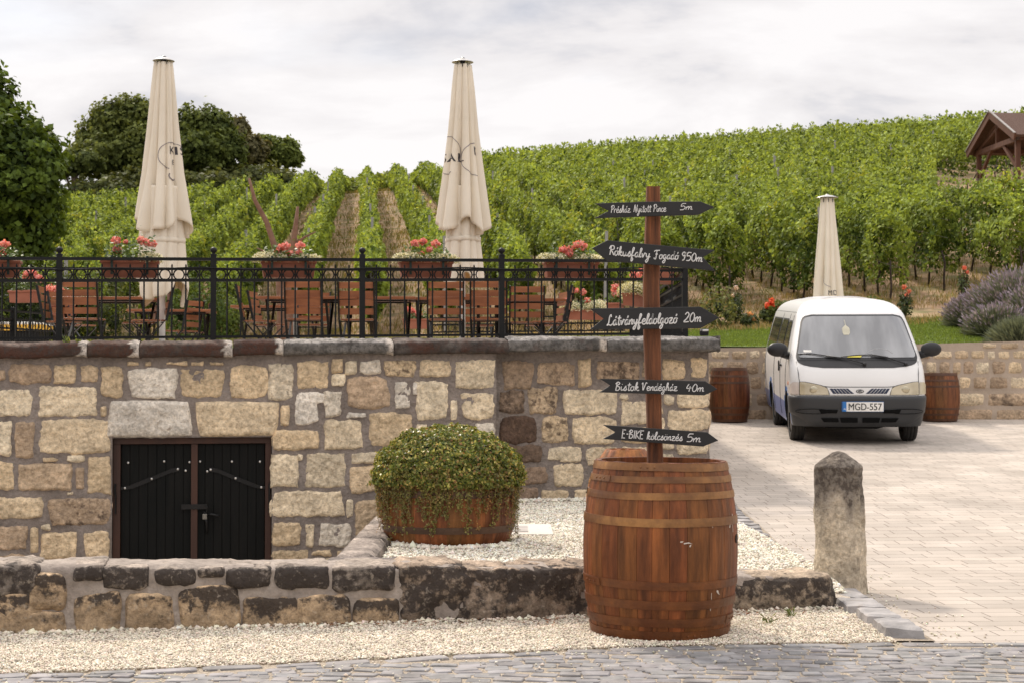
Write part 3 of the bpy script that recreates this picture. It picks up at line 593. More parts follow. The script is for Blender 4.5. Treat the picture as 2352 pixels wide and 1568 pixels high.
def rock(mb, x0, x1, z0, z1, y0, y1, P, c, st0, st1, ex=5.0, am=.022, res=.022, sd=None, gx=.016):
    x0 -= gx; x1 += gx; z0 -= gx * .7
    """rounded block; y0..y1 depth behind the face. stain alpha rises from st0 at the foot to st1 at the top"""
    sd = random.uniform(0, 90) if sd is None else sd; dims = ((x1 - x0) / 2, (y1 - y0) / 2, (z1 - z0) / 2); cc = ((x0 + x1) / 2, (y0 + y1) / 2, (z0 + z1) / 2)
    for ax in range(3):
        for sg in (-1, 1):
            o1, o2 = [k for k in range(3) if k != ax]; n1 = max(4, min(30, int(2 * dims[o1] / res))); n2 = max(4, min(30, int(2 * dims[o2] / res)))
            flip = (sg > 0) == (ax == 1)
            def fn(u, v):
                p = [0, 0, 0]; p[ax] = sg; p[o1] = math.copysign(abs(u * 2 - 1) ** .8, u * 2 - 1); p[o2] = math.copysign(abs(v * 2 - 1) ** .8, v * 2 - 1)
                L_ = (abs(p[0]) ** ex + abs(p[1]) ** ex + abs(p[2]) ** ex) ** (1 / ex)
                w_ = [cc[k] + dims[k] * p[k] / L_ for k in range(3)]
                n0 = noise.noise(Vector((w_[0] * 7 + sd, w_[1] * 7, w_[2] * 7))) * am + noise.noise(Vector((w_[0] * 21, w_[1] * 21 + sd, w_[2] * 21))) * am * .5 + noise.noise(Vector((w_[0] * 50, w_[1] * 50 + sd, w_[2] * 50))) * am * .25
                w_ = [w_[k] + p[k] / L_ * n0 * (1 if k != 0 else .6) for k in range(3)]
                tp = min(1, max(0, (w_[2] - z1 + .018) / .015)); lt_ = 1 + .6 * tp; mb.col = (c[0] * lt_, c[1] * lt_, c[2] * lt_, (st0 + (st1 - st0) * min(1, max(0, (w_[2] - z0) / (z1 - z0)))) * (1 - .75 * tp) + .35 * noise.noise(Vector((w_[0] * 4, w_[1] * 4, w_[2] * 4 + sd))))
                return P(w_[0], w_[2], -w_[1])
            mb.grid(fn, n1, n2, flip=not flip)
b = MB()
prof = [(0.012, -.08), (.012, .5), (.0, .93), (-.05, .985), (-.3, 1.0), (-DEP + .02, .9), (-DEP + .02, -.3)]
def fn(u, v):
    x = lerp(-5.2, 1.55, u); k = v * (len(prof) - 1); a = int(min(k, len(prof) - 2)); f = k - a; zt_ = lw_top(x) - .004
    o = lerp(prof[a][0], prof[a + 1][0], f); z = lerp(prof[a][1], prof[a + 1][1], f) * zt_
    if z < 0: z = z * 2
    n_ = .014 * noise.noise(Vector((x * 5, z * 5, o * 5))) + .009 * noise.noise(Vector((x * 17, z * 17, o * 17)))
    return LP(x, z + (n_ if v > .35 else 0), o + n_)
b.grid(fn, 300, 40); b.build('mortar', M_lowmo, lowall, world=True, smooth=True)
G = lambda x, y: (x / 2.048, 1263.4 + y / 2.048)
def lowpt(px, py):
    r = ray(px, py); y = 8.9
    for _ in range(6): x = r.x / r.y * y; y = interp(x, LX, LY)
    return x, H + r.z / r.y * y
TOPR = [(-140, 80, 150, 215, .8), (355, 72, 480, 138, .9), (495, 72, 692, 180, 1), (732, 68, 912, 162, .8), (938, 62, 1042, 118, .8), (1068, 80, 1264, 168, .9), (1298, 72, 1542, 178, 1), (1558, 74, 1857, 188, 1)]
BOTR = [(150, 110, 300, 250, .6), (-140, 205, 150, 300, .75), (-140, 290, 300, 385, .2), (362, 195, 556, 366, .45), (603, 205, 802, 362, .4), (852, 165, 1117, 352, .6), (1152, 215, 1402, 347, .65), (1398, 210, 1634, 342, .55), (1678, 225, 1862, 338, .7)]
b = MB(); tan = (.42, .30, .185)
for q_ in TOPR:
    x0, z0 = lowpt(*G(q_[0], q_[3])); x1, z1 = lowpt(*G(q_[2], q_[1])); zt_ = lw_top((x0 + x1) / 2) + random.uniform(-.004, .012)
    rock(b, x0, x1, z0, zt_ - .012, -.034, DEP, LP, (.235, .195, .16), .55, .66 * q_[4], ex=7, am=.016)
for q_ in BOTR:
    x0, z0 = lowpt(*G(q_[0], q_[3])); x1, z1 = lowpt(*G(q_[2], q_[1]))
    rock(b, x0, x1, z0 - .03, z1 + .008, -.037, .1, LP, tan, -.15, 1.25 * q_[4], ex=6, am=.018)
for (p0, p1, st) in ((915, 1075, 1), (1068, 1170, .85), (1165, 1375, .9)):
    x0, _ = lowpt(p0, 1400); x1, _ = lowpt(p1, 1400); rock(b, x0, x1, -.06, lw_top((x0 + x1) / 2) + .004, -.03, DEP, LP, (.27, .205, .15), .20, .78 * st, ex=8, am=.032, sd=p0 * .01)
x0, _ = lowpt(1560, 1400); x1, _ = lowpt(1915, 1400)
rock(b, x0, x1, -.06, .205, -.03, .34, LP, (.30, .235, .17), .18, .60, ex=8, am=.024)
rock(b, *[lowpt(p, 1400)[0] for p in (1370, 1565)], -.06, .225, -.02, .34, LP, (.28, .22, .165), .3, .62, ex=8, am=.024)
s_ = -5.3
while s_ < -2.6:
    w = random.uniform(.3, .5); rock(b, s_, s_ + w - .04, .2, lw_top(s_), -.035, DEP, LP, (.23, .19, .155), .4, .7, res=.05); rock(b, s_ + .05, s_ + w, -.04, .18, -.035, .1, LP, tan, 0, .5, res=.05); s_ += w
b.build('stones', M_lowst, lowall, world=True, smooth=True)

# kerb of old stone round the sunken forecourt
cur = empty('forecourt_kerb', (-1.05, 10.2, 0), label='low weathered stone kerb left of the planter tub, edging the sunken forecourt', cat='stone kerb')
b = MB(); PK = lambda x, z, o: Vector((x, 10.0 - o, z))
rock(b, -1.19, -.72, -.05, .215, 0, .24, PK, (.15, .125, .11), .35, .3, ex=8, am=.012); b.build('end_block', M_lowst, cur, world=True, smooth=True)
b = MB(); yy = 10.25
for L_ in (1.3, 1.2, 1.4, 1.7): rock(b, -1.17, -.92, -.7, .215, yy - 10 , yy - 10 + L_ - .02, PK, (.24, .20, .17), .15, .25, ex=9, am=.016, res=.05); yy += L_
b.build('kerb_stones', M_lowst, cur, world=True, smooth=True)

# ---------------------------------------------------------------- retaining wall behind the driveway
M_rst = stone_mat('rear_wall_stone', dark=(.05, .035, .028), s1=8, lo=.82, hi=1.02, amt=.85); M_rmo = M('rear_wall_mortar', (.40, .32, .245), .95, (.50, .405, .32), ns=3, bump=.6, bs=20, bdist=.02)
rw = empty('rear_retaining_wall', (7, 25.4, .7), label='coursed brown sandstone retaining wall behind the van and the barrels, below the lawn', cat='stone wall')
RY0 = 25.35
PRW = lambda s, z, o: Vector((s, RY0 - o, z)); PRB = lambda s, z, o: Vector((s, RY0 - .12 - o, z))
zl = zat(897, 25.3); zt2 = zat(792, 25.35)
def rtop(x): return interp(x, [2, 5, 8.3, 16], [zat(800, RY0), zat(797, RY0), zat(783, RY0), zat(779, RY0)])
b = MB(); b.grid(lambda u, v: (lambda s: PRW(s, lerp(.5, rtop(s), v), .008 * noise.noise(Vector((s * 3, v * 9, 0)))))(lerp(1.9, 16, u)), 200, 20)
b.grid(lambda u, v: (lambda s: PRW(s, rtop(s) + .01 * noise.noise(Vector((s * 4, 0, 0))), -.45 * v))(lerp(1.9, 16, u)), 200, 2)
b.grid(lambda u, v: PRB(lerp(1.9, 16, u), lerp(.5, zl, v), 0), 60, 6); b.grid(lambda u, v: PRB(lerp(1.9, 16, u), zl, -.13 * v), 60, 2)
b.build('mortar', M_rmo, rw, world=True, smooth=True)
b = MB(); random_courses(b, PRW, 1.95, 15.8, zl + .01, zat(800, RY0) - .02, hs=(.15, .25), ws=(.16, .36), gap=.03, t=(.9, 3.2), st=(0, .5), res=.04, bulge=.018, wob=.012, rnd=.3)
random_courses(b, PRW, 7.6, 15.8, zat(800, RY0) - .02, zat(785, RY0), hs=(.12, .14), ws=(.2, .4), gap=.05, t=(1.3, 3.3), st=(0, .3), res=.05)
b.col = (.4, .3, .2, 0)
for z0, z1, t_, s_t in ((zl - .27, zl - .01, (.8, 3.4), (.1, .95)), (zl - .52, zl - .27, (2.0, 3.2), (.1, .4))):
    s = 1.95
    while s < 15.6:
        w = random.uniform(.42, .78) if t_[0] < 1.5 else random.uniform(.7, 1.3); stone(b, PRB, s + .02, z0 + .02, s + w - .02, z1 - .02, random.uniform(*t_), .02, random.uniform(*s_t), rnd=.1, wob=.006, res=.05); s += w
b.build('stones', M_rst, rw, world=True, smooth=True)

# ---------------------------------------------------------------- stone bollard
M_bol = M('bollard_stone', vcol=True, grain=(34, .45), rough=.95, ns=7, var=.32, lo=.3, hi=.7, bump=1.0, bs=28, bdist=.025, stain=((.05, .036, .028), 34, .62, .86, .9, 1), stain2=((.56, .47, .36), 5, .55, .7, .4))
BY = 10.1; bc = at(1928, 870, BY); k_ = F / BY
bo = MB(); ys_ = [(1345, .141), (1300, .1415), (1200, .140), (1100, .138), (1080, .137), (1070, .137), (1066, .130), (1056, .100), (1046, .062), (1038, .032), (1035, .006)]
zz = [(-.05, .167)] + [(zat(y_, BY), r_ * 1.128) for y_, r_ in ys_]
def fn(u, v):
    k = v * (len(zz) - 1); a = int(min(k, len(zz) - 2)); f = k - a; z = lerp(zz[a][0], zz[a + 1][0], f); r = lerp(zz[a][1], zz[a + 1][1], f); t = -u * 2 * math.pi
    r *= 1 + .0 * math.cos(t); cx = bc.x - .012 + .018 * (1 - z / .95)
    r += (.012 * noise.noise(Vector((math.cos(t) * 3, math.sin(t) * 3, z * 5))) + .008 * noise.noise(Vector((math.cos(t) * 9, math.sin(t) * 9, z * 22)))) * (1 if z < .8 else .35)
    dxn = (t % (2 * math.pi)); hx = abs(((dxn - 5.85 + math.pi) % (2 * math.pi)) - math.pi)
    if hx < .26 and .375 < z < .465: r -= .07
    mid = .42 + .1 * noise.noise(Vector((math.cos(t) * 2, math.sin(t) * 2, 0)))
    d = min(1, max(0, (z - mid) / .22)); bo.col = (lerp(.56, .36, d), lerp(.47, .31, d), lerp(.35, .25, d), lerp(-.25, .55, d) + .25 * noise.noise(Vector((t, z * 4, 3))))
    return (cx + r * math.cos(t), BY + r * math.sin(t), z)
bo.grid(fn, 84, 170)
o = bo.build('stone_bollard', M_bol, None, smooth=True); tag(o, 'round old stone bollard with a pointed top and a square notch, beside the driveway', 'bollard')
# mortar toe by the bollard, stone plate with drain cover
b = MB(); mt_ = on_z(1908, 1385, 0)
b.ball((mt_.x, mt_.y + .1, -.01), .16, 16, 8, (1, .9, .42)); tag(b.build('mortar_fillet', M_lowmo, None, smooth=True), 'grey smear of mortar at the foot of the bollard', 'mortar')
pt = on_z(1215, 1217, .13); b = MB(); b.box((pt.x - .12, pt.y, .128), (.62, .85, .03)); dr = b.build('drain_slab', M('pale_slab', (.66, .60, .53), .85, (.63, .58, .52), bump=.2), None, bevel=.006); tag(dr, 'pale stone slab lying in the gravel behind the planter tub', 'slab')
b = MB(); b.box((pt.x - .18, pt.y - .02, .146), (.34, .5, .006)); b.build('cover_plate', M('cover_metal', (.42, .39, .36), .5, metal=.3), dr)
# ================================================================ BARRELS
def wood_mat(name, rough=.5, spec=.3, var=.5, bump=.6, stain=((.035, .012, .006), 3.0, .55, .8, .6), coat=.0):
    return M(name, vcol=True, rough=rough, ns=9, det=8, stretch=(2.2, 2.2, .28), var=var, lo=.3, hi=.7, bump=bump, bs=22, bdist=.006, grain=(16, .3), spec=spec, stain=stain, coat=coat)
M_barrel = wood_mat('barrel_wood')
M_hoop = M('varnished_hoop', (.13, .050, .016), .40, (.34, .16, .050), ns=3.0, metal=.0, spec=.35, grain=(14, .25), bump=.25, bs=18, bdist=.004, stain=((.10, .035, .014), 2.4, .48, .68, .85), stain2=((.55, .42, .30), 11, .68, .74, .6))
M_hoop2 = M('red_brown_hoop', (.10, .030, .009), .42, (.22, .075, .020), ns=3.0, spec=.35, grain=(14, .25), bump=.25, bs=18, bdist=.004, stain=((.05, .02, .01), 2.4, .48, .68, .8))
M_hoopd = M('dull_hoop', (.075, .042, .026), .5, (.11, .06, .036), ns=4, metal=.2, bump=.3, bs=25, bdist=.003)
M_dark = M('dark_inside', (.02, .012, .008), .9)
def prof_r(h, z, rb, rm, rt, zm=.5):
    t = z / h
    return rb + (rm - rb) * (1 - ((zm - t) / zm) ** 2) if t < zm else rt + (rm - rt) * (1 - ((t - zm) / (1 - zm)) ** 2)
def barrel(name, loc, h, rb, rm, rt, hoops, nst, base, label, group=None, rz=0, hoopm=None, top=True, bung=None, seed=1, cat='barrel', lidz=.045):
    rnd = random.Random(seed); root = empty(name, loc, rz, label, cat, group)
    b = MB(); a = 0; W = [rnd.uniform(.75, 1.25) for _ in range(nst)]; S = sum(W); nz = 36
    for w in W:
        da = 2 * math.pi * w / S; g = rnd.uniform(.86, 1.14); c = (base[0] * g * rnd.uniform(.95, 1.08), base[1] * g * rnd.uniform(.88, 1.1), base[2] * g, 0); b.col = c
        gap = .0022 * rnd.uniform(.5, 1.4); i0 = len(b.v)
        for j in range(nz + 1):
            z = h * j / nz; r = prof_r(h, z, rb, rm, rt)
            for k, (f, dr) in enumerate(((0, -.006), (gap / da, 0), (.33, .0008), (.66, .0008), (1 - gap / da, 0), (1, -.006))):
                t = a + da * f; rr = r + dr + .0006 * rnd.uniform(-1, 1) * (k in (2, 3)); b.av((rr * math.cos(t), rr * math.sin(t), z))
        for j in range(nz):
            for k in range(5): p = i0 + j * 6 + k; b.af((p, p + 1, p + 7, p + 6))
        # chime (rim thickness)
        t0, t1 = a + da * gap / da, a + da * (1 - gap / da); r = rt; e = rnd.uniform(-.003, .002)
        q = [b.av((rr * math.cos(t), rr * math.sin(t), h + e * (rr < r))) for rr, t in ((r, t0), (r, t1), (r - .028, t1), (r - .028, t0))]; b.af(q)
        q2 = [b.av(((r - .028) * math.cos(t), (r - .028) * math.sin(t), z)) for z, t in ((h, t1), (h, t0), (h - .07, t0), (h - .07, t1))]; b.af(q2)
        a += da
    st = b.build('staves', M_barrel, root, smooth=False)
    if top:
        b = MB(); b.col = (base[0] * .9, base[1] * 1.0, base[2] * 1.1, 0); b.lathe([(0.001, h - lidz), (rt - .02, h - lidz)], 40, cap=False); b.build('barrel_head', M_barrel, root)
    b = MB(); b.lathe([(rb - .01, .004), (rm - .03, h * .5), (rt - .03, h - .055), (.001, h - .056)], 32, cap=False); b.build('lining', M_dark, root)
    for i, (z0, z1) in enumerate(hoops):
        hb = MB(); hp = []
        for z_, o_ in ((z0, .0), (z0, .0055), ((z0 + z1) / 2, .0062), (z1, .0055), (z1, .0)):
            hp.append((prof_r(h, min(z_, h), rb, rm, rt) + o_, z_))
        tl = rnd.uniform(-.004, .004); i0 = len(hb.v); hb.lathe(hp, 64, cap=False)
        for k in range(i0, len(hb.v)): x, y, z = hb.v[k]; hb.v[k] = (x, y, z + tl * x / rm + .0015 * math.sin(3 * math.atan2(y, x) + i))
        # lap and rivets
        ha = -1.25 + .8 * i if i != 3 else -2.82; zm_ = (z0 + z1) / 2; rr = prof_r(h, zm_, rb, rm, rt)
        hb.lathe([(prof_r(h, z0, rb, rm, rt) + .0055, z0 + .002), (prof_r(h, z0, rb, rm, rt) + .009, z0 + .002), (prof_r(h, z1, rb, rm, rt) + .009, z1 - .002), (prof_r(h, z1, rb, rm, rt) + .0055, z1 - .002)], 6, cap=False, a0=ha - .12, a1=ha + .30)
        for t in (-.02, .08, .18): hb.ball(((rr + .009) * math.cos(ha + t), (rr + .009) * math.sin(ha + t), zm_), .0055, 8, 5)
        hb.build('hoop', hoopm or (M_hoop2 if i < 4 and len(hoops) == 8 else M_hoop), root, smooth=False)
    if bung is not None:
        t, z = bung; r = prof_r(h, z, rb, rm, rt); p = Vector(((r) * math.cos(t), r * math.sin(t), z)); n_ = Vector((math.cos(t), math.sin(t), 0))
        b = MB(); b.tube([p - n_ * .02, p + n_ * .004], .024, 16); b.build('bung_hole', M_dark, root)
    return root
bx = xat(1513.6, 8.55); hz = lambda y: .93 * (912 - y) / (912 - 62)
BIG = barrel('wine_barrel', (bx, 8.55, 0), .93, .368, .419, .354, [(hz(905), hz(862)), (hz(840), hz(800)), (hz(755), hz(714)), (hz(660), hz(622)), (hz(362), hz(322)), (hz(235), hz(201)), (hz(157), hz(126)), (hz(100), hz(64))], 24,
             (.165, .054, .0145), 'large reddish-brown wooden barrel with eight hoops carrying the arrow signpost', 'wooden wine barrels', bung=(-.35, .52), seed=5, lidz=.03)
BIG.rotation_euler = (0, math.radians(.5), 0)
# scuffs and pale paint marks on the big barrel
M_scuff = M('pale_scuff', (.62, .54, .46), .8, (.45, .36, .28), ns=40)
def bpatch(mb, t0, z0, pts, off=.0022):
    ids = []
    for dx_, dz_ in pts:
        z = z0 + dz_; r = prof_r(.93, z, .368, .419, .354) + off; t = t0 + dx_ / r; ids.append(mb.av((r * math.cos(t), r * math.sin(t), z)))
    mb.af(ids)
b = MB()
bpatch(b, -.53, .60, [(0, 0), (.022, .02), (.030, .052), (.024, .06), (.012, .035), (-.006, .02), (-.03, .008), (-.026, 0)])
bpatch(b, -.60, .585, [(0, 0), (.012, .004), (.02, .03), (.012, .03)]); bpatch(b, -.50, .56, [(0, 0), (.005, 0), (.01, .05), (.004, .05)])
bpatch(b, -.95, .22, [(0, 0), (.0035, 0), (.0045, .40), (.001, .40)], .003); bpatch(b, -.95, .16, [(0, 0), (.006, 0), (.005, .03), (-.003, .03)], .003)
bpatch(b, -.86, .245, [(0, .012), (.014, 0), (.028, -.006), (.02, .004), (.012, .02), (.0, .022)])
bpatch(b, -1.37, .515, [(0, 0), (.03, .004), (.05, 0), (.028, .010), (.0, .007)]); bpatch(b, -1.30, .50, [(0, 0), (.008, 0), (.012, .012), (.004, .012)]); bpatch(b, -1.42, .525, [(0, 0), (.012, -.002), (.02, .006), (.004, .006)])
b.build('scuff_marks', M_scuff, BIG)
b = MB()
BX2 = xat(1436, 11.2)
barrel('wine_barrel', (BX2, 11.2, .12), zat(1030, 11.2) - .12, .22, .28, (xat(1487, 11.2) - xat(1385, 11.2)) / 2 * .88, [(.02, .055), (.12, .155), (.52, .555), (.62, .655)], 22, (.30, .11, .035), 'lighter orange barrel whose rim shows just behind the signpost barrel', 'wooden wine barrels', seed=8)
RYb = 24.55
def backbarrel(px0, px1, pyt, pyb, Y, label, seed, base, hm=None):
    k = F / Y; w = (px1 - px0) / k; h = (pyb - pyt) / k; hh = h
    hp = [(.0, .05), (.12, .16), (.24, .28), (.70, .74), (.82, .86), (.94, .995)]
    return barrel('wine_barrel', (xat((px0 + px1) / 2, Y), Y, drive_z(Y) + .002), h, w / 2 * .84, w / 2, w / 2 * .84, [(a * hh, c * hh) for a, c in hp], 22, base, label, 'wooden wine barrels', seed=seed, hoopm=hm)
M_hoopb = M('brown_hoop', (.055, .022, .010), .5, (.12, .05, .02), ns=3, bump=.2, stain=((.06, .02, .012), 3, .5, .65, .7))
backbarrel(1629, 1722, 843, 967, 24.7, 'plain reddish barrel against the rear wall, to the left of the van', 11, (.13, .045, .015), M_hoopb)
backbarrel(2112, 2203, 852, 962, 24.85, 'brown barrel with darker hoops against the rear wall, to the right of the van', 12, (.15, .055, .02), M_hoopb)

# ================================================================ SIGNPOST
SY = 8.40
sg = empty('signpost', (bx, 8.5, .9), label='reddish wooden signpost with five black arrow boards standing on the big barrel', cat='signpost')
M_post = M('post_wood', vcol=True, rough=.75, grain=(30, .35), ns=8, det=9, stretch=(4, 4, .25), var=.5, lo=.3, hi=.7, bump=1.0, bs=24, bdist=.012, stain=((.02, .008, .005), 5, .56, .68, .85))
pp = [(1520, 3.0, 0), (1060, 1.0, 0)]
keys = [(1524, 1509, 1060)]; PK_ = [(1062, 1488, 1524), (960, 1487, 1521), (780, 1480, 1519), (650, 1479, 1516), (560, 1483, 1519), (500, 1485, 1519), (428, 1487, 1518)]
PYY = 8.46; b = MB(); b.col = (.155, .052, .018, 0)
def pfn(u, v):
    py = lerp(1062, 428, v); c0 = np.interp(py, [k[0] for k in PK_[::-1]], [k[1] for k in PK_[::-1]]); c1 = np.interp(py, [k[0] for k in PK_[::-1]], [k[2] for k in PK_[::-1]])
    x0, x1 = xat(c0, PYY), xat(c1, PYY); z = zat(py, PYY); t = u * 2 * math.pi + math.pi / 4; ex = math.copysign(abs(math.cos(t)) ** .35, math.cos(t)); ey = math.copysign(abs(math.sin(t)) ** .35, math.sin(t))
    x = (x0 + x1) / 2 + ex * (x1 - x0) / 2; y = PYY + .045 + ey * .042
    g = abs(ex + .15) < .12 and ey < 0
    nz_ = noise.noise(Vector((x * 40, y * 40, z * 2.5))) * .0035; y += nz_ + (.010 if g else 0); x += nz_ * .6
    b.col = (.17, .058, .02, 0) if not g else (.05, .015, .006, 0)
    return (x, y, z)
b.grid(pfn, 64, 90); b.col = (.17, .05, .018, 0)
x0, x1 = xat(1487, PYY), xat(1518, PYY); b.box(((x0 + x1) / 2, PYY + .045, zat(428, PYY) - .004), (x1 - x0 - .006, .074, .008))
b.build('post', M_post, sg, world=True)
M_board = M('chalkboard_paint', (.0085, .0085, .0088), .62, (.014, .0135, .0135), ns=5, stretch=(.5, 1, 3), bump=.25, bs=25, bdist=.003, stain=((.05, .048, .046), 6, .60, .76, .30))
M_chalk = M('chalk_white', (.60, .59, .57), .9, (.72, .71, .69), ns=60)
GL = {  # hand lettering: x-height 1, strokes of points
 'e': (.72, "0,.45 .5,.6 .5,.95 .25,1.02 .05,.6 .15,.1 .45,0 .75,.25"), 's': (.68, "0,.05 .38,1.08 .42,.75 .6,.3 .4,0 .1,.1 .3,.1 .7,.25"),
 'h': (.75, "0,.3 .32,1.6 .25,2 .1,1.7 .06,0|.06,.5 .35,1 .5,.8 .48,.1 .75,.15"), 'a': (.75, ".52,.9 .3,1 .05,.6 .1,.08 .35,.05 .52,.6 .56,1 .54,.15 .8,.15"),
 'z': (.72, "0,.95 .55,1 .08,.08 .6,.0 .75,.2|.1,.5 .5,.5"), 'N': (.95, "0,.1 .12,1.95 .18,1.8 .6,.1 .66,.1 .8,2.05"), 'y': (.8, "0,1 .1,.3 .35,.2 .55,.6 .6,1 .5,-.4 .25,-.95 .05,-.7 .3,-.2 .82,.4"),
 'i': (.42, ".08,.95 .1,.2 .25,.03 .45,.25|.15,1.42 .2,1.5"), 't': (.5, ".25,1.85 .2,.3 .32,.0 .5,.2|-.05,1.3 .58,1.36"), 'o': (.72, ".3,1 .05,.7 .1,.12 .35,0 .58,.35 .5,.9 .3,1 .45,.85 .75,.9"),
 'P': (.85, ".12,0 .2,1.9|-.05,1.5 .2,1.98 .65,1.95 .78,1.4 .5,1 .2,.95"), 'n': (.72, "0,.95 .06,0|.06,.5 .35,1 .5,.8 .48,.1 .74,.2"), 'r': (.55, "0,.9 .06,0|.06,.6 .3,1 .52,.9"),
 'c': (.62, ".55,.8 .35,1 .06,.6 .15,.08 .4,0 .65,.25"), '5': (.85, ".75,1.95 .2,1.88 .1,1.1 .5,1.2 .75,.7 .55,.08 .05,.05"), 'm': (1.1, "0,.95 .05,0|.05,.5 .3,1 .42,.8 .42,0|.42,.5 .68,1 .82,.8 .8,.1 1.05,.15"),
 'R': (.9, ".12,0 .2,1.9|-.1,1.3 .12,1.95 .65,1.95 .75,1.35 .22,.98 .5,.7 .85,.0"), 'k': (.75, ".05,0 .12,1.6 .25,2 .3,1.6 .08,.5|.08,.5 .42,.98 .5,.7 .18,.5 .55,.03 .8,.2"),
 'u': (.78, "0,.95 .05,.2 .3,.0 .5,.5 .54,.95 .54,.12 .8,.15"), 'f': (.62, "0,.3 .4,1.65 .3,2 .15,1.6 .08,-.6 .2,-.95 .36,-.5 .1,.1 .65,.35"), 'l': (.42, "0,.3 .35,1.6 .25,2 .1,1.6 .12,.12 .42,.2"),
 'v': (.72, "0,.95 .2,.05 .45,.9 .5,1 .75,.9"), 'F': (1.0, "-.05,1.6 .1,1.9 1.0,1.98|.42,1.9 .4,.1 .15,-.05 .0,.25|.2,1.05 .68,1.1"), 'g': (.75, ".5,.9 .25,1 .03,.6 .1,.12 .35,.1 .5,.6 .55,1 .48,-.5 .22,-.95 .05,-.6 .75,.3"),
 'd': (.76, ".5,.9 .25,1 .03,.6 .1,.08 .35,.05 .5,.5 .6,2.0 .54,.15 .78,.2"), '9': (.75, ".6,1.5 .35,1.98 .06,1.5 .3,1.02 .58,1.4 .62,1.95 .5,.3 .2,0"), '0': (.8, ".35,1.95 .05,1.2 .1,.25 .4,0 .68,.5 .65,1.5 .35,1.95"),
 'L': (1.0, ".62,1.6 .5,2.05 .3,1.6 .25,.5 .0,.0 .3,.15 .7,.0 .98,.3"), '2': (.82, ".05,1.5 .35,1.98 .65,1.5 .4,.7 .0,.0 .78,.06"), 'B': (.92, ".12,0 .2,1.9|-.05,1.5 .3,1.98 .68,1.65 .25,1.05 .78,.75 .6,.05 .05,.05"),
 'V': (1.0, "-.05,1.6 .12,1.9 .32,.03 .72,1.9 1.0,1.8"), '4': (.9, ".3,1.95 .05,.85 .8,.95|.55,1.4 .5,0"), 'E': (.8, ".7,1.9 .1,1.9 .1,1.88 .1,.02 .1,0 .7,0|.1,1 .55,1"), 'I': (.32, ".12,0 .12,1.9"), 'K': (.8, ".1,0 .1,1.9|.72,1.9 .12,.92 .14,.9 .78,0"),
 '-': (.5, ".05,.95 .42,.95"), ',': (.3, ".12,.08 .1,.0"), '.': (.3, ".1,.0 .14,.03"), ' ': (.55, "")}
ACC = {'á': 'a', 'é': 'e', 'ó': 'o', 'ö': 'o'}
def strokes(txt):
    out = []; x = 0
    for ch in txt:
        b_ = ACC.get(ch, ch); w, s = GL[b_]
        for st in s.split('|'):
            if st: out.append([(x + float(p.split(',')[0]), float(p.split(',')[1])) for p in st.split()])
        if ch in 'áéó': out.append([(x + .38, 1.35), (x + .5, 1.75)])
        if ch == 'ö': out += [[(x + .2, 1.4), (x + .22, 1.45)], [(x + .5, 1.4), (x + .52, 1.45)]]
        x += w + .06
    return out, x
def smooth(p, n=5):
    if len(p) < 3: return p
    o = []
    for i in range(len(p) - 1):
        a, b_, c, d = p[max(i - 1, 0)], p[i], p[i + 1], p[min(i + 2, len(p) - 1)]
        for k in range(n):
            t = k / n; o.append(tuple(.5 * ((2 * b_[j]) + (-a[j] + c[j]) * t + (2 * a[j] - 5 * b_[j] + 4 * c[j] - d[j]) * t * t + (-a[j] + 3 * b_[j] - 3 * c[j] + d[j]) * t ** 3) for j in range(2)))
    return o + [p[-1]]
def sign(poly, texts, label):
    """poly and texts in detail-crop pixels; the board is a flat plank in front of the post"""
    P3 = [at(*C6(*p), SY) for p in poly]; c = sum(P3, Vector()) / len(P3); b = MB()
    if ((P3[1] - P3[0]).cross(P3[2] - P3[1])).y > 0: P3 = P3
    b.prism([(p.x - c.x, p.z - c.z) for p in P3], (c.x, SY + .010, c.z), (1, 0, 0), (0, 0, 1), (0, -1, 0), .020)
    o = b.build('arrow_board', M_board, sg, world=True, bevel=.0025); tag(o, label)
    for txt, x0, x1, y0, y1, xh, r in texts:
        L_ = MB()
        ss, W = strokes(txt); sx = (x1 - x0) / W
        for st in ss:
            pts = []
            for (x, y) in smooth(st):
                X = x0 + (x + .12 * y) * sx; Y = lerp(y0, y1, (x * sx) / (x1 - x0)) - y * xh
                p = at(*C6(X, Y), SY - .001); pts.append(p)
            L_.tube(pts, r, 5)
        L_.build('lettering', M_chalk, o)
sign([(148,193),(415,184),(700,183),(772,213),(690,252),(145,270),(220,232)], [('Présház, Nyitott Pince', 230, 520, 243, 236, 19, .0021), ('5m', 590, 660, 228, 226, 17, .0023)], 'topmost arrow board pointing right, reading Présház, Nyitott Pince 5m')
sign([(132,427),(212,386),(775,438),(712,475),(775,545),(210,490)], [('Rókusfalvy', 222, 436, 462, 480, 24, .0031), ('Fogadó', 455, 585, 482, 487, 22, .0029), ('950m', 597, 712, 490, 500, 22, .0032)], 'second arrow board from the top, tilted and pointing left, reading Rókusfalvy Fogadó 950m')
sign([(120,742),(700,733),(798,790),(700,845),(120,852),(193,795)], [('Látványfeldolgozó', 210, 578, 831, 818, 27, .0037), ('20m', 612, 706, 812, 812, 25, .0032)], 'broad middle arrow board pointing right, reading Látványfeldolgozó 20m')
sign([(172,1105),(725,1118),(787,1160),(720,1192),(170,1177),(228,1140)], [('Bistok', 252, 378, 1166, 1168, 22, .0026), ('Vendégház', 390, 578, 1166, 1168, 20, .0026), ('40m', 622, 720, 1172, 1172, 20, .0027)], 'fourth arrow board pointing right, reading Bistok Vendégház 40m')
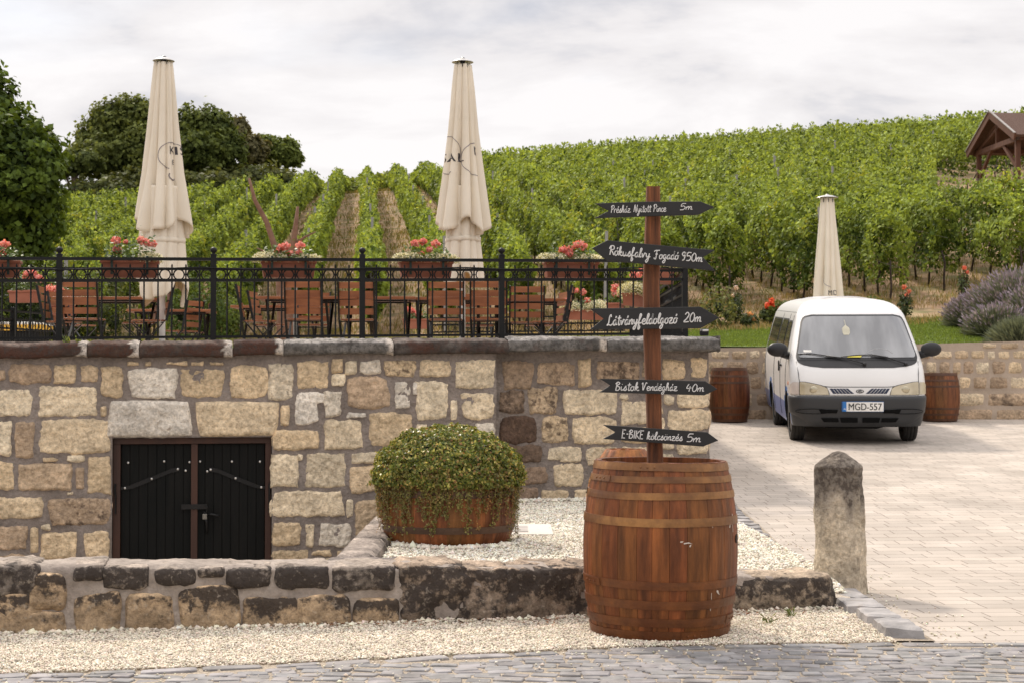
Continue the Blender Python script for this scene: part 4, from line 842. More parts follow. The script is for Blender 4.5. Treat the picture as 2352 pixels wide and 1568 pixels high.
sign([(188,1346),(735,1385),(793,1428),(712,1460),(188,1420),(255,1385)], [('E-BIKE', 286, 402, 1414, 1420, 22, .0028), ('kölcsönzés', 418, 606, 1422, 1430, 20, .0028), ('5m', 625, 704, 1434, 1437, 21, .0028)], 'lowest arrow board pointing right, reading E-BIKE kölcsönzés 5m')

# ================================================================ PLANTER TUB
TY = 12.0; tcx = xat(1030, TY); tz = zat(1262, TY - .45)
tz = .115
trt = (xat(1203, TY) - xat(845, TY)) / 2
tr = (xat(1178, TY) - xat(888, TY)) / 2
TUB = barrel('planter_tub', (tcx, TY, tz), .46, tr * .93, tr * 1.06, tr * 1.06, [(.115, .165), (.38, .43)], 22, (.19, .068, .021), 'half-barrel wooden tub with one dark iron hoop visible, on the white gravel by the wall', hoopm=M_hoopd, top=False, seed=21, cat='planter tub')
M_leaf = M('tub_leaf', vcol=True, rough=.35, var=.1, spec=.3, transl=.28)
def leaf_obj(name, P, S, Nn, Tn, mat, parent=None, world=False, asp=.6, fold=.25, **kw):
    V, Fq, cl = cards(P, S, Nn, Tn, asp, fold); return np_mesh(name, V, Fq, mat, cl, parent, world)
def tones(n, a, b, j=.25):
    t = rng.random((n, 1)); return (np.array(a) * (1 - t) + np.array(b) * t) * rng.lognormal(0, j, (n, 1))
R0 = trt * .97; cz = tz + .50
topz = zat(975, TY); Hd = topz - cz
n = 26000; th = rng.uniform(0, 6.283, n); ph = np.arccos(rng.uniform(-.12, 1, n)); d_ = np.stack([np.sin(ph) * np.cos(th), np.sin(ph) * np.sin(th), np.cos(ph)], 1)
lump = np.array([noise.noise(Vector((a * 5, b_ * 5, c * 5))) * .085 + noise.noise(Vector((a * 13, b_ * 13, c * 13))) * .06 for a, b_, c in d_]); dep = np.abs(rng.normal(0, .045, n))
rad = 1 + lump - dep
P = np.stack([tcx + d_[:, 0] * R0 * rad, TY + d_[:, 1] * R0 * rad, cz + d_[:, 2] * Hd * rad], 1)
bright = (rng.random(n) < .30)[:, None]; T_ = np.where(bright, tones(n, (.34, .33, .07), (.48, .38, .13)), tones(n, (.07, .10, .02), (.20, .23, .045))); T_ = np.where((rng.random(n) < .05)[:, None], np.array([[.32, .17, .07]]), T_)
pl = empty('trailing_plant', (tcx, TY, cz), label='dome of small-leaved green plant with hanging runners, growing in the wooden tub', cat='plant')
leaf_obj('foliage', P, rng.uniform(.008, .017, n), d_ + rng.normal(0, .55, (n, 3)), T_, M_leaf, pl, True)
core = MB(); core.ball((tcx, TY, cz), 1, 32, 20, (R0 * .84, R0 * .84, Hd * .86)); core.build('soil_core', M('plant_core', (.018, .024, .008), .9), pl, world=True, smooth=True)
PP = []; TT = []; vin = MB()
for i in range(340):
    t = rng.uniform(0, 6.283); z0 = cz + rng.uniform(-.02, .12); L_ = abs(rng.normal(.0, .17)) + .12; r0 = R0 * rng.uniform(.86, 1.0); z1 = max(tz + .03, z0 - L_)
    r1 = max(tr * 1.07 + .01, r0 - rng.uniform(0, .10)); pts = []; ph0 = rng.uniform(0, 6)
    for k in range(9):
        f = k / 8; rr = lerp(r0, r1, f ** .7); tt = t + .02 * math.sin(ph0 + f * 5) / 1; pts.append((tcx + rr * math.cos(tt), TY + rr * math.sin(tt), lerp(z0, z1, f)))
    vin.tube(pts, .0013, 3)
    m_ = int((z0 - z1) / .0105); f = rng.random(m_) ; idx = np.clip((f * 8), 0, 7.99); a = np.array(pts); ia = idx.astype(int); pos = a[ia] + (a[ia + 1] - a[ia]) * (idx - ia)[:, None] + rng.normal(0, .009, (m_, 3))
    pos2 = np.repeat(pos, 2, 0) + rng.normal(0, .006, (m_ * 2, 3)); PP.append(pos2); brown = rng.random() < .22
    TT.append(tones(len(pos2), (.13, .13, .03), (.23, .20, .06)) if not brown else tones(len(pos2), (.26, .13, .04), (.30, .20, .07)))
P = np.concatenate(PP); T_ = np.concatenate(TT); nn = np.stack([P[:, 0] - tcx, P[:, 1] - TY, np.full(len(P), .35)], 1)
leaf_obj('hanging_leaves', P, rng.uniform(.007, .0125, len(P)), nn + rng.normal(0, .25, nn.shape), T_, M_leaf, pl, True)
vin.build('runners', M('runner_stem', (.24, .13, .06), .8), pl, world=True)

# ================================================================ TERRACE RAILING
FO = -.20                                              # fence line behind the coping face
def fw(px, py): s, z = on_wall(px, py, FO); return s, z
M_rail = M('railing_paint', (.0045, .005, .005), .5, (.007, .007, .007), spec=.25, ns=10, bump=.1, bs=60)
fence_posts = [-195, 136, 490, 832, 1152, 1573]
rl = empty('terrace_railing', wp(0, 1.7, FO), label='black wrought iron railing with a row of rings and ball-topped posts on the stone coping', cat='railing')
def zf(s, y0, y1, p0=0., p1=1573.):                     # height of a rail whose photo heights are y0 (left) and y1 (right)
    s0, za = fw(p0, y0); s1_, zb_ = fw(p1, y1); return lerp(za, zb_, (s - s0) / (s1_ - s0))
def wbeam(mb, s0, s1, z0a, z0b, o, w, h): return mb.beam(wp(s0, z0a, o), wp(s1, z0b, o), w, h)
for px in fence_posts:
    s, _ = fw(px, 700); zb_ = ztop(s) - .03; zt_ = zf(s, 586, 588) ; b = MB(); big = px not in ()
    R = Matrix((WU, -WN, Vector((0, 0, 1)))).transposed(); b.box(wp(s, (zb_ + zt_) / 2, FO), (.056, .056, zt_ - zb_), R); p = b.build('post', M_rail, rl, world=True, bevel=.004)
    b = MB(); c = wp(s, zt_, FO); b.lathe([(.0, 0), (.033, 0), (.033, .008), (.016, .014), (.016, .022), (.030, .034), (.036, .05), (.030, .066), (.015, .078), (.001, .081)], 16, c, cap=False); b.build('ball_finial', M_rail, p, smooth=True)
for i in range(len(fence_posts) - 1):
    sa, sb_ = fw(fence_posts[i], 700)[0], fw(fence_posts[i + 1], 700)[0]
    b = MB()
    for (yl, yr, w, h) in ((594, 600, .045, .030), (617, 622, .030, .026), (645, 642, .030, .030), (777, 766, .030, .024)): wbeam(b, sa + .028, sb_ - .028, zf(sa, yl, yr), zf(sb_, yl, yr), FO, w, h)
    n = max(3, round((sb_ - sa) / .137)); d = (sb_ - sa) / n
    for k in range(1, n):
        s = sa + k * d; za = zf(s, 777, 766); zb_ = zf(s, 608, 612); b.tube([wp(s, za, FO), wp(s, zb_, FO)], .0085, 6); b.tube([wp(s, zb_, FO), wp(s, zb_ + .012, FO)], [.0065, .001], 6)
        b.ball(wp(s, zf(s, 631, 632), FO), .013, 8, 6)
    b.build('rail_panel', M_rail, rl, world=True)
    b = MB()
    for k in range(n):
        s = sa + (k + .5) * d; z = zf(s, 631, 632); b.tube([wp(s + .051 * math.cos(t), z + .051 * math.sin(t), FO) for t in np.linspace(0, 2 * math.pi, 24, endpoint=False)], .0072, 6, closed=True)
    b.build('ring_band', M_rail, rl, world=True)
b = MB(); b.tube([wp(fw(px, 618)[0], zf(fw(px, 618)[0], 618, 618) + dz, FO + .045) for px, dz in [(px, .006 * math.sin(px * .031) - .004 * math.sin(px * .011)) for px in range(-60, 1570, 22)]], .0075, 6)
tag(b.build('black_cable', M_rail, None, smooth=True), 'long black cable tied along the upper rail of the terrace railing', 'cable')
def plain_rail(label, A, B, zt, zb, sp=.115, posts=(0, 1), spikes=True):
    A, B = Vector(A), Vector(B); d = B - A; L_ = d.length; r = empty('side_railing', (A.x, A.y, zb), label=label, cat='railing'); b = MB()
    for z in (zt, zt - .11, zt - .23, zb + .05): b.beam((A.x, A.y, z), (B.x, B.y, z), .03, .024)
    for k in range(1, int(L_ / sp)): p = A + d * (k * sp / L_); b.tube([(p.x, p.y, zb + .03), (p.x, p.y, zt - .07)], .007, 5)
    b.build('rail_panel', M_rail, r, world=True)
    b = MB()
    for k in range(int(L_ / .13)): p = A + d * ((k + .5) * .13 / L_); e = d.normalized(); b.tube([(p.x + e.x * .05 * math.cos(t), p.y + e.y * .05 * math.cos(t), zt - .17 + .05 * math.sin(t)) for t in np.linspace(0, 6.283, 12, endpoint=False)], .005, 4, closed=True)
    b.build('ring_band', M_rail, r, world=True)
    for f in posts: p = A + d * f; b = MB(); b.box((p.x, p.y, (zt + zb) / 2 + .02), (.055, .055, zt - zb + .06)); b.build('post', M_rail, r, world=True, bevel=.003)
    return r
FC = wp(fw(1573, 700)[0], 0, FO); zrt = zf(fw(1573, 700)[0], 594, 600)
BK = Vector((FC.x + .05, 24.5, 0)); zback = 2.42
plain_rail('black iron side railing running back from the right end of the terrace', (FC.x, FC.y + .1, 0), (BK.x, BK.y, 0), zrt - .12, 1.62, posts=(.5, 1))
plain_rail('black iron railing along the rear edge of the terrace, seen between the chairs', (BK.x - .1, BK.y, 0), (at(990, 700, 25.6).x, 25.6, 0), zat(728, 25), 1.62, posts=(.999,), sp=.11)
plain_rail('black iron railing on the left part of the terrace, behind the leaning chairs', (at(-140, 700, 18.6).x, 18.6, 0), (at(128, 700, 21.5).x, 21.5, 0), zat(712, 20), 1.62, posts=(0, .6, 1), sp=.085)

# ================================================================ FLOWER BOXES
M_terra = M('terracotta_plastic', (.27, .085, .045), .65, (.36, .125, .07), ns=4, bump=.15, stain=((.20, .08, .05), 6, .55, .7, .5))
M_gleaf = M('geranium_leaf', vcol=True, rough=.5, transl=.25, var=.1)
M_petal = M('petal', vcol=True, rough=.6, transl=.3, var=.05)
M_green = M('bracket_green', (.012, .03, .022), .5)
def flower_box(p, L_, rz, pink, white, label, seed, green=.12, h=.15, hook=False, grp='terracotta boxes of geraniums on the terrace railings'):
    """p = centre of the rim"""
    g = np.random.default_rng(seed); root = empty('flower_box', p, rz, label, 'flower box', grp); b = MB(); w = .19
    b.box((0, 0, -h / 2), (L_ * .90, w * .78, h), taper=1.08); b.box((0, 0, -.012), (L_, w, .028)); b.build('box', M_terra, root, bevel=.006)
    if hook:
        for sx in (-.24, .24):
            b = MB(); b.box((sx * L_ / .8, -w / 2 - .02, .02), (.022, .012, .05)); b.box((sx * L_ / .8, -w / 2 - .008, -.07), (.024, .008, .14)); b.build('bracket', M_green, root)
    n = int(900 * L_); x = g.uniform(-L_ * .42, L_ * .42, n); P = np.stack([x, g.normal(0, .06, n), np.abs(g.normal(0, green * .55, n))], 1)
    t = g.random((n, 1)); T_ = (np.array([.05, .09, .018]) * (1 - t) + np.array([.13, .19, .04]) * t)
    V, Fq, cl = cards(P, g.uniform(.012, .024, n), np.tile([0, -.3, 1.], (n, 1)) + g.normal(0, .5, (n, 3)), T_, .9, .1); np_mesh('leaves', V, Fq, M_gleaf, cl, root)
    if white:
        PP = []
        for cx, rr in white:
            m_ = int(rr * 12000); d = g.normal(size=(m_, 3)); d /= np.linalg.norm(d, axis=1, keepdims=True); d[:, 2] = np.abs(d[:, 2]) * 1.0 - .35 * (g.random(m_) < .35); PP.append(np.stack([cx + d[:, 0] * rr * 1.15, -.02 + d[:, 1] * rr * .9, .015 + d[:, 2] * rr * .62], 1) + g.normal(0, .008, (m_, 3)))
        P = np.concatenate(PP); n = len(P); wt = (g.random((n, 1)) < .62); T_ = np.where(wt, np.array([[.80, .76, .60]]), np.array([[.27, .27, .11]])) * g.uniform(.8, 1.15, (n, 1))
        V, Fq, cl = cards(P, g.uniform(.006, .011, n), np.tile([0, -.6, .8], (n, 1)) + g.normal(0, .5, (n, 3)), T_, .9, .1); np_mesh('white_flowers', V, Fq, M_petal, cl, root)
    for (cx, cz_, rr) in pink:
        m_ = 190; d = g.normal(size=(m_, 3)); d /= np.linalg.norm(d, axis=1, keepdims=True); P = np.array([cx, -.02 + g.normal(0, .03), cz_]) + d * rr * np.array([1, 1, .8]) * g.uniform(.45, 1.12, (m_, 1)) * (1 + .25 * np.sin(d[:, :1] * 5 + cx * 40) * np.cos(d[:, 2:] * 4))
        c0 = np.array([.78, .16, .14]) if cz_ > 0 else 0; t = g.random((m_, 1)); T_ = (np.array([.74, .15, .14]) * (1 - t) + np.array([.90, .50, .45]) * t) * g.uniform(.7, 1.1, (m_, 1))
        V, Fq, cl = cards(P, g.uniform(.010, .017, m_), d + g.normal(0, .3, (m_, 3)), T_, .95, .15); fo = np_mesh('geranium_bloom', V, Fq, M_petal, cl, root)
        st = MB(); st.tube([(cx * .8, 0, 0), (cx * .95, -.01, cz_ * .6), (cx, -.02, cz_)], .002, 4); st.build('stalk', M('stalk', (.10, .16, .04)) if 'stalk' not in bpy.data.materials else bpy.data.materials['stalk'], fo)
    return root
RZ = math.atan2(WU.y, WU.x)
def front_box(px, L_, pink, white, label, seed, **k):
    s, z = fw(px, 597); z = zf(s, 597, 601); p = wp(s, z, FO - .15); return flower_box(p, L_, RZ, pink, white, label, seed, hook=True, h=.165, **k)
kf = 16 / F * 1.0
def pk(lst, cx): return [((x - cx) * kf, (598 - y) * kf, r) for x, y, r in lst]
front_box(-24, .56, pk([(2, 560, .05), (-6, 582, .045), (-50, 562, .05)], -24), None, 'terracotta geranium box cut by the left edge of the photo, hanging on the front railing', 31)
front_box(297, .57, pk([(267, 553, .042), (268, 573, .045), (287, 555, .02), (320, 552, .046), (335, 556, .042), (346, 560, .035)], 297), [(.20, .10)], 'terracotta flower box with coral geraniums in front of the left parasol', 32, green=.2)
front_box(664, .56, pk([(648, 566, .045), (658, 565, .045), (640, 575, .035), (668, 580, .035), (690, 562, .046), (686, 578, .03)], 664), [(-.22, .12), (-.1, .09), (.16, .10), (.24, .08)], 'flower box with pink geraniums below the two bare limbs of the forked trunk', 33)
front_box(982, .56, pk([(955, 556, .04), (976, 551, .04), (1004, 556, .045), (990, 570, .03), (970, 580, .03)], 982), [(-.22, .11), (-.13, .11), (.10, .10), (.22, .10)], 'terracotta flower box with four pink blooms just left of the middle parasol', 34)
front_box(1318, .58, pk([(1298, 569, .045), (1312, 572, .04), (1334, 558, .055), (1345, 560, .05), (1312, 580, .035), (1322, 566, .04)], 1318), [(-.24, .11), (-.12, .10), (.10, .10), (.22, .10)], 'terracotta flower box with pink geraniums left of the tilted arrow board', 35)
def fb(px, py, Y, L_, rz, pink, white, label, seed, **k):
    kk = Y / F; return flower_box(at(px, py, Y), L_, rz, [((x - px) * kk, (py - y) * kk, r) for x, y, r in pink], white, label, seed, **k)
fb(1343, 712, 23.4, .66, .1, [(1298, 690, .05), (1338, 672, .05), (1350, 690, .05), (1322, 668, .04)], [(-.24, .17), (.02, .1), (.20, .19)], 'terracotta box overflowing with white alyssum on the rear railing, left of the signpost', 36)
fb(1414, 698, 21.0, .5, 1.35, [(1405, 660, .06), (1410, 672, .06), (1400, 680, .05)], [(.15, .12)], 'terracotta box with pink geraniums on the side railing, farther from the signpost', 37)
fb(1458, 676, 19.3, .55, 1.2, [(1438, 636, .06), (1446, 632, .05), (1500, 620, .04)], [(-.16, .2), (0.05, .18), (.2, .16)], 'terracotta box with pink and white flowers directly left of the signpost', 38)
fb(1530, 620, 17.2, .5, 1.45, [(1521, 585, .05), (1527, 587, .04)], [(-.1, .1)], 'end of a terracotta box seen through the rings just right of the signpost', 39)
fb(955, 733, 24.0, .40, .0, [(941, 712, .06), (962, 722, .05), (950, 716, .04)], None, 'small terracotta box with pale pink geranium on the rear railing below the third front box', 40)
fb(57, 668, 19.4, .38, -.35, [(66, 636, .06), (72, 630, .05), (92, 640, .06), (80, 628, .05)], None, 'terracotta box on the left inner railing, the one nearer the left edge', 41, green=.22)
fb(145, 700, 20.6, .34, -.35, [(104, 662, .06), (128, 665, .06), (138, 668, .05), (155, 672, .05), (162, 680, .04)], [(.1, .08)], 'terracotta box on the left inner railing, half hidden by the railing post', 42, green=.2)
# yellow and white awning strip seen through the left railing
b = MB(); b.box((at(50, 745, 24).x, 24, zat(745, 24)), (.9, .6, .05)); ty = tag(b.build('tabletop_band', M('white_plastic', (.75, .74, .7), .5), None, bevel=.006), 'white and yellow band of a low parked cart seen through the left railing', 'cart')
b = MB(); b.box((at(50, 745, 24).x, 23.98, zat(754, 24)), (.88, .6, .09)); b.build('yellow_side', M('yellow_plastic', (.75, .42, .04), .5), ty)
b = MB(); b.box((at(50, 745, 24).x, 24.0, (zat(758, 24) + 1.6) / 2), (.7, .5, zat(758, 24) - 1.6)); b.build('cart_body', M_rail, ty)
# ================================================================ PARASOLS
M_canv = M('canvas', (.80, .725, .60), .9, (.86, .785, .66), ns=2.5, bump=.25, bs=140, bdist=.002, transl=.12)
M_cap = M('aluminium_cap', (.55, .53, .50), .35, (.62, .6, .57), metal=.7)
M_pole = M('white_pole', (.72, .71, .69), .4)
M_ink = M('printed_ink', (.03, .026, .03), .8, (.05, .045, .05)); M_ink2 = M('printed_grey', (.20, .17, .17), .85)
def text_mesh(s, size):
    cu = bpy.data.curves.new('t', 'FONT'); cu.body = s; cu.size = size; cu.resolution_u = 4; o = bpy.data.objects.new('t', cu); C.objects.link(o)
    dg = bpy.context.evaluated_depsgraph_get(); me = bpy.data.meshes.new_from_object(o.evaluated_get(dg)); bpy.data.objects.remove(o)
    bm = bmesh.new(); bm.from_mesh(me)
    for _ in range(2): bmesh.ops.subdivide_edges(bm, edges=[e for e in bm.edges if e.calc_length() > size * .12], cuts=2); bmesh.ops.triangulate(bm, faces=bm.faces[:])
    v = [tuple(x.co[:2]) for x in bm.verts]; f = [tuple(y.index for y in x.verts) for x in bm.faces]; bm.free(); bpy.data.meshes.remove(me); return v, f
def parasol(px, Y, zf_, ycap, yend, label, seed, up, low, texts=(), arcs=(), flip=1, pole_dx=0.0):
    """up / low: (photo y, half width px, hem) profiles of the two folded canopy layers"""
    k = Y / F; X = xat(px, Y); root = empty('folded_parasol', (X, Y, zf_), 0, label, 'parasol', 'folded cream parasols'); rn = random.Random(seed)
    Z = lambda y: zat(y, Y) - zf_
    ph = [rn.uniform(0, 6.28) for _ in range(6)]
    def R(prof, th, y, amp):
        r = float(np.interp(y, [p[0] for p in prof], [p[1] for p in prof])) * k; t = (y - prof[0][0]) / (prof[-1][0] - prof[0][0]); t = min(1, max(0, t))
        a = amp[0] + (amp[1] - amp[0]) * t; tw_ = .25 * t
        f1 = abs(math.sin(4.5 * (th + tw_) + ph[0])) ** .8; f2 = abs(math.sin(2.5 * (th + ph[1]) - .5 * t)) ** .9; f3 = math.sin(7 * th + ph[2] + 1.5 * t)
        side = math.cos(th) * 1.0
        return r * (1 + a * (f1 * .9 + f2 * .7 - 1.1) + .02 * f3)
    def shell(name, prof, amp, hem, y0, cut=None):
        b = MB(); nu, nv = 240, 46
        def fn(u, v):
            th = u * 2 * math.pi; ye = prof[-1][0] - hem * (.5 + .5 * math.sin(3 * th + ph[3])) - hem * .5 * (.5 + .5 * math.sin(5 * th + ph[4])); y = lerp(y0, ye, v)
            r = R(prof, th, y, amp)
            return (r * math.cos(th), r * math.sin(th) * .92, Z(y))
        b.grid(fn, nu, nv, flip=True); o = b.build(name, M_canv, root, smooth=True); so_ = o.modifiers.new('thickness', 'SOLIDIFY'); so_.thickness = .004; return o
    cn = shell('canopy', up[0], up[1], up[2], up[0][0][0])
    sk = shell('canopy_skirt', low[0], low[1], low[2], low[0][0][0])
    ys = low[3]; b = MB(); rr = low[4] * k
    def sf_(u, v):
        th = u * 2 * math.pi; r = max(R(low[0], th, ys, low[1]) + .006, rr * .95); return (r * math.cos(th), r * math.sin(th) * .92, Z(ys + (v - .5) * 11) + .012 * math.cos(th + 1))
    b.grid(sf_, 60, 2, flip=True); b.build('strap', M_canv, root, smooth=True).modifiers.new('thickness', 'SOLIDIFY').thickness = .004
    kc = k; b = MB(); b.lathe([(25 * kc, 0), (24.5 * kc, .006), (14 * kc, .033), (4 * kc, .048), (3 * kc, .062), (.001, .066)], 36, (0, 0, Z(ycap + 5)), cap=False); b.lathe([(25 * kc, 0), (8 * kc, .012)], 36, (0, 0, Z(ycap + 5) - .001), cap=False); b.build('vent_cap', M_cap, root, smooth=True)
    b = MB(); b.lathe([(6 * kc, 0), (6 * kc, .1)], 16, (0, 0, Z(ycap + 14)))
    for i in range(8): t = i * .785; b.box((15 * kc * math.cos(t), 15 * kc * math.sin(t), Z(ycap + 12)), (.012, .012, .06))
    b.build('hub', M_iron, root)
    b = MB(); b.tube([(pole_dx, 0, 0), (pole_dx, 0, Z(ycap + 20))], .036, 20); b.build('pole', M_pole, root, smooth=True)
    b = MB(); b.box((pole_dx, 0, .03), (.6, .6, .06)); b.build('base_plate', M('base_concrete', (.3, .29, .28), .8) if 'base_concrete' not in bpy.data.materials else bpy.data.materials['base_concrete'], root, bevel=.01)
    for s, size, th0, y, mat in texts:
        v, f = text_mesh(s, size); tb = MB(); amp = up[1]
        for (a, c) in v:
            yy = y - c / k; r0 = R(up[0], th0, y, amp); th = th0 + a / r0; r = R(up[0], th, yy, amp) + .005; tb.av((r * math.cos(th), r * math.sin(th) * .92, Z(yy)))
        for q_ in f: tb.af(q_)
        tb.build('printed_name', mat, cn)
    for (a0, y0, rad, t0, t1, wdt) in arcs:
        tb = MB(); pts = []
        for i in range(25):
            t = lerp(t0, t1, i / 24); yy = y0 - rad * math.sin(t) / k; r0 = R(up[0], a0, y0, up[1]); th = a0 + rad * math.cos(t) / r0; r = R(up[0], th, yy, up[1]) + .003; pts.append((r * math.cos(th), r * math.sin(th) * .92, Z(yy)))
        tb.tube(pts, wdt, 5); tb.build('printed_swash', M_ink2, cn)
    return root
D_ = math.radians
upA = ([(145, 19), (200, 23.5), (300, 31), (400, 40), (500, 54), (548, 60)], (.34, .60), 30)
lowA = ([(430, 40), (520, 44), (552, 47), (600, 50), (660, 55), (708, 48)], (.12, .36), 45, 556, 47)
parasol(372, 18.5, 1.6, 136, 705, 'left closed cream parasol with black printed lettering on its right side', 3, upA, lowA,
        [('KIS', .14, D_(-56), 358, M_ink), ('E', .085, D_(-44), 382, M_ink)], [(D_(-42), 362, .16, .6, 4.4, .005), (D_(-44), 408, .05, 2.6, 5.6, .008)])
upB = ([(150, 19), (200, 24), (300, 31), (400, 41), (500, 52), (545, 57)], (.34, .60), 28)
lowB = ([(430, 34), (520, 37), (548, 37), (600, 42), (665, 46)], (.12, .36), 25, 552, 38)
parasol(1062, 19.0, 1.6, 139, 665, 'middle closed cream parasol in front of the vineyard rows, lettering on both sides', 14, upB, lowB,
        [('SAL', .15, D_(-170), 376, M_ink), ('K', .15, D_(-46), 360, M_ink)], [(D_(-150), 355, .2, -.6, 2.2, .004), (D_(-30), 370, .2, 1.6, 4.6, .005), (D_(-140), 385, .10, 3.6, 5.4, .004)])
upC = ([(455, 14), (500, 17), (560, 22), (620, 27), (700, 33), (740, 34)], (.24, .5), 10)
lowC = ([(640, 20), (700, 26), (742, 26), (760, 27), (775, 24)], (.10, .2), 5, 745, 26)
parasol(1902, 27.0, terr(5.4, 27) - .02, 450, 775, 'smaller closed cream parasol standing on the lawn behind the van', 9, upC, lowC, [('MD', .12, D_(-100), 680, M_ink)], [(D_(-80), 640, .16, 3.2, 4.6, .004)])

# ================================================================ TERRACE FURNITURE
M_slat = M('stained_slat', (.20, .060, .017), .5, (.32, .112, .035), ns=5, stretch=(.6, 3, 3), bump=.25, bs=30, bdist=.003, stain=((.16, .045, .015), 4, .5, .7, .6))
def make_chair():
    root = empty('folding_chair', (0, 0, 0)); tag(root, 'x', 'chair')
    for s in (-1, 1):
        b = MB(); b.beam((s * .207, -.255, .89), (s * .207, -.165, .45), .030, .018, up=(1, 0, 0)); b.beam((s * .205, -.15, .45), (s * .205, .22, 0), .012, .028, up=(1, 0, 0)); b.build('back_frame', M_iron, root)
        b = MB(); b.beam((s * .185, .21, .43), (s * .185, -.24, 0), .012, .026, up=(1, 0, 0)); b.build('leg', M_iron, root)
    b = MB(); b.tube([(-.2, .2, .02), (.2, .2, .02)], .007); b.tube([(-.18, -.22, .02), (.18, -.22, .02)], .007); b.tube([(-.2, -.12, .43), (.2, -.12, .43)], .007); b.build('stretcher', M_iron, root)
    for i, z in enumerate((.845, .745, .645, .545)):
        f = (.89 - z) / .44; y = lerp(-.24, -.15, f); b = MB()
        b.grid(lambda u, v, z=z, y=y: ((u - .5) * .395, y - .012 - .012 * (1 - (2 * u - 1) ** 2) + (.5 - v) * .0, z + (v - .5) * .072), 8, 2); b.build('back_slat', M_slat, root).modifiers.new('t', 'SOLIDIFY').thickness = .016
    b = MB()
    for i in range(6): b.box((0, -.14 + i * .066, .455 - .004 * i * 0), (.38, .052, .016))
    b.build('seat', M_slat, root, bevel=.003)
    return root
def make_table(w):
    root = empty('folding_table', (0, 0, 0)); tag(root, 'x', 'table'); b = MB(); n = 8
    for i in range(n): b.box((0, -.36 + (i + .5) * .09, .742), (w, .084, .034))
    b.build('tabletop', M_slat, root, bevel=.003)
    b = MB(); b.box((0, -.26, .712), (w - .2, .02, .02)); b.box((0, .26, .712), (w - .2, .02, .02)); b.build('apron', M_iron, root)
    for s in (-1, 1):
        b = MB(); x = s * (w / 2 - .12); b.beam((x, -.3, .71), (x, .32, .0), .014, .03, up=(1, 0, 0)); b.beam((x + .016, .3, .71), (x + .016, -.32, .0), .014, .03, up=(1, 0, 0)); b.build('cross_leg', M_iron, root)
    return root
FZ = 1.60
c0 = make_chair(); used = []
def chair(px, Y, rz, label, tilt=(0, 0), dz=0.0):
    o = c0 if not used else copy_tree(c0); used.append(1); o.location = (xat(px, Y), Y, FZ + dz); o.rotation_euler = (tilt[0], tilt[1], rz); tag(o, label, 'chair', 'slatted folding chairs on the terrace'); return o
P_ = math.pi
chair(193, 18.0, .0, 'chair with its back to the railing just right of the second railing post')
chair(700, 18.1, 0.03, 'slatted chair seen from behind, midway between the third and fourth railing posts')
chair(824, 18.25, -.04, 'slatted chair seen from behind directly left of the railing post at mid-terrace')
chair(1024, 18.2, .02, 'slatted chair seen from behind, just left of the middle parasol pole')
chair(1124, 18.1, -.03, 'slatted chair seen from behind, just right of the middle parasol pole')
chair(1208, 19.1, .05, 'slatted chair standing lower behind the right table, right of the railing post', dz=-.0)
chair(720, 20.0, P_ + .1, 'chair across the long table, half hidden by the left of its two chairs')
chair(1095, 20.3, P_ + .15, 'chair across the table behind the middle parasol pole')
chair(592, 18.7, -P_ / 2 + .12, 'side-on chair facing right at the end of the long table, nearest the gap')
chair(622, 20.0, -P_ / 2 - .1, 'side-on chair farther back at the end of the long table')
chair(1268, 18.9, P_ / 2 - .1, 'side-on chair facing left at the right end of the furniture')
chair(1254, 20.1, P_ / 2 + .25, 'farther side-on chair at the right end of the furniture')
chair(345, 18.5, P_ / 2 + .3, 'chair tipped forward against the left table, nearer the pole', tilt=(.0, 0))
chair(322, 19.3, P_ / 2 + .3, 'chair at the right end of the left table, behind the tipped one')
chair(140, 18.9, -P_ / 2 + .1, 'chair facing right, hidden partly by the second railing post')
chair(168, 20.1, -P_ / 2 - .3, 'chair farther back at the left end of the left table')
chair(415, 22.5, P_ / 2 - .4, 'distant chair low behind the left parasol pole')
chair(442, 23.2, P_ / 2 + .2, 'most distant chair, right of the left parasol pole')
t0 = make_table(1.2); tu = []
def table(px, Y, rz, label):
    o = t0 if not tu else copy_tree(t0); tu.append(1); o.location = (xat(px, Y), Y, FZ); o.rotation_euler = (0, 0, rz); tag(o, label, 'table', 'slatted folding tables on the terrace')
table(248, 19.2, .0, 'wooden slatted table at the left, in front of the left parasol pole')
table(710, 19.1, .02, 'left half of the long table behind the two chairs at mid-terrace')
table(845, 19.15, .0, 'right half of the long table, crossing behind the mid-terrace post')
table(1050, 19.3, .0, 'slatted table behind the middle parasol pole')
table(1185, 19.6, .04, 'rightmost slatted table, behind the last railing post')
table(395, 22.6, .1, 'small distant table low behind the left parasol pole')
table(640, 21.4, .0, 'table standing behind the long table, at its left end')

# ================================================================ VAN
VY, VPX, YAW = 20.75, 1975, -4.7
vanx = xat(VPX, VY); vaxle = drive_z(VY + .75)
van = empty('minivan', (vanx, VY, vaxle - .04), 0, 'white minivan with blue lower sides and dark grey bumper parked on the paved driveway', 'van')
van.rotation_euler = (math.atan(.0518), 0, math.radians(YAW))
M_white = M('white_paint', (.74, .73, .71), .28, (.77, .76, .745), ns=1.5, coat=.4, spec=.5)
M_blue = M('blue_paint', (.05, .17, .46), .35, (.07, .21, .50), coat=.3); M_blue2 = M('violet_blue_paint', (.15, .19, .38), .35, (.19, .23, .42), ns=4, coat=.3)
M_well = M('wheel_well', (.012, .012, .012), .9)
M_bump = M('bumper_plastic', (.032, .034, .037), .5, (.034, .036, .039), ns=3, bump=.1, bs=200, bdist=.001); M_blk = M('black_trim', (.009, .009, .010), .45); M_cowl = M('cowl_plastic', (.028, .027, .028), .55)
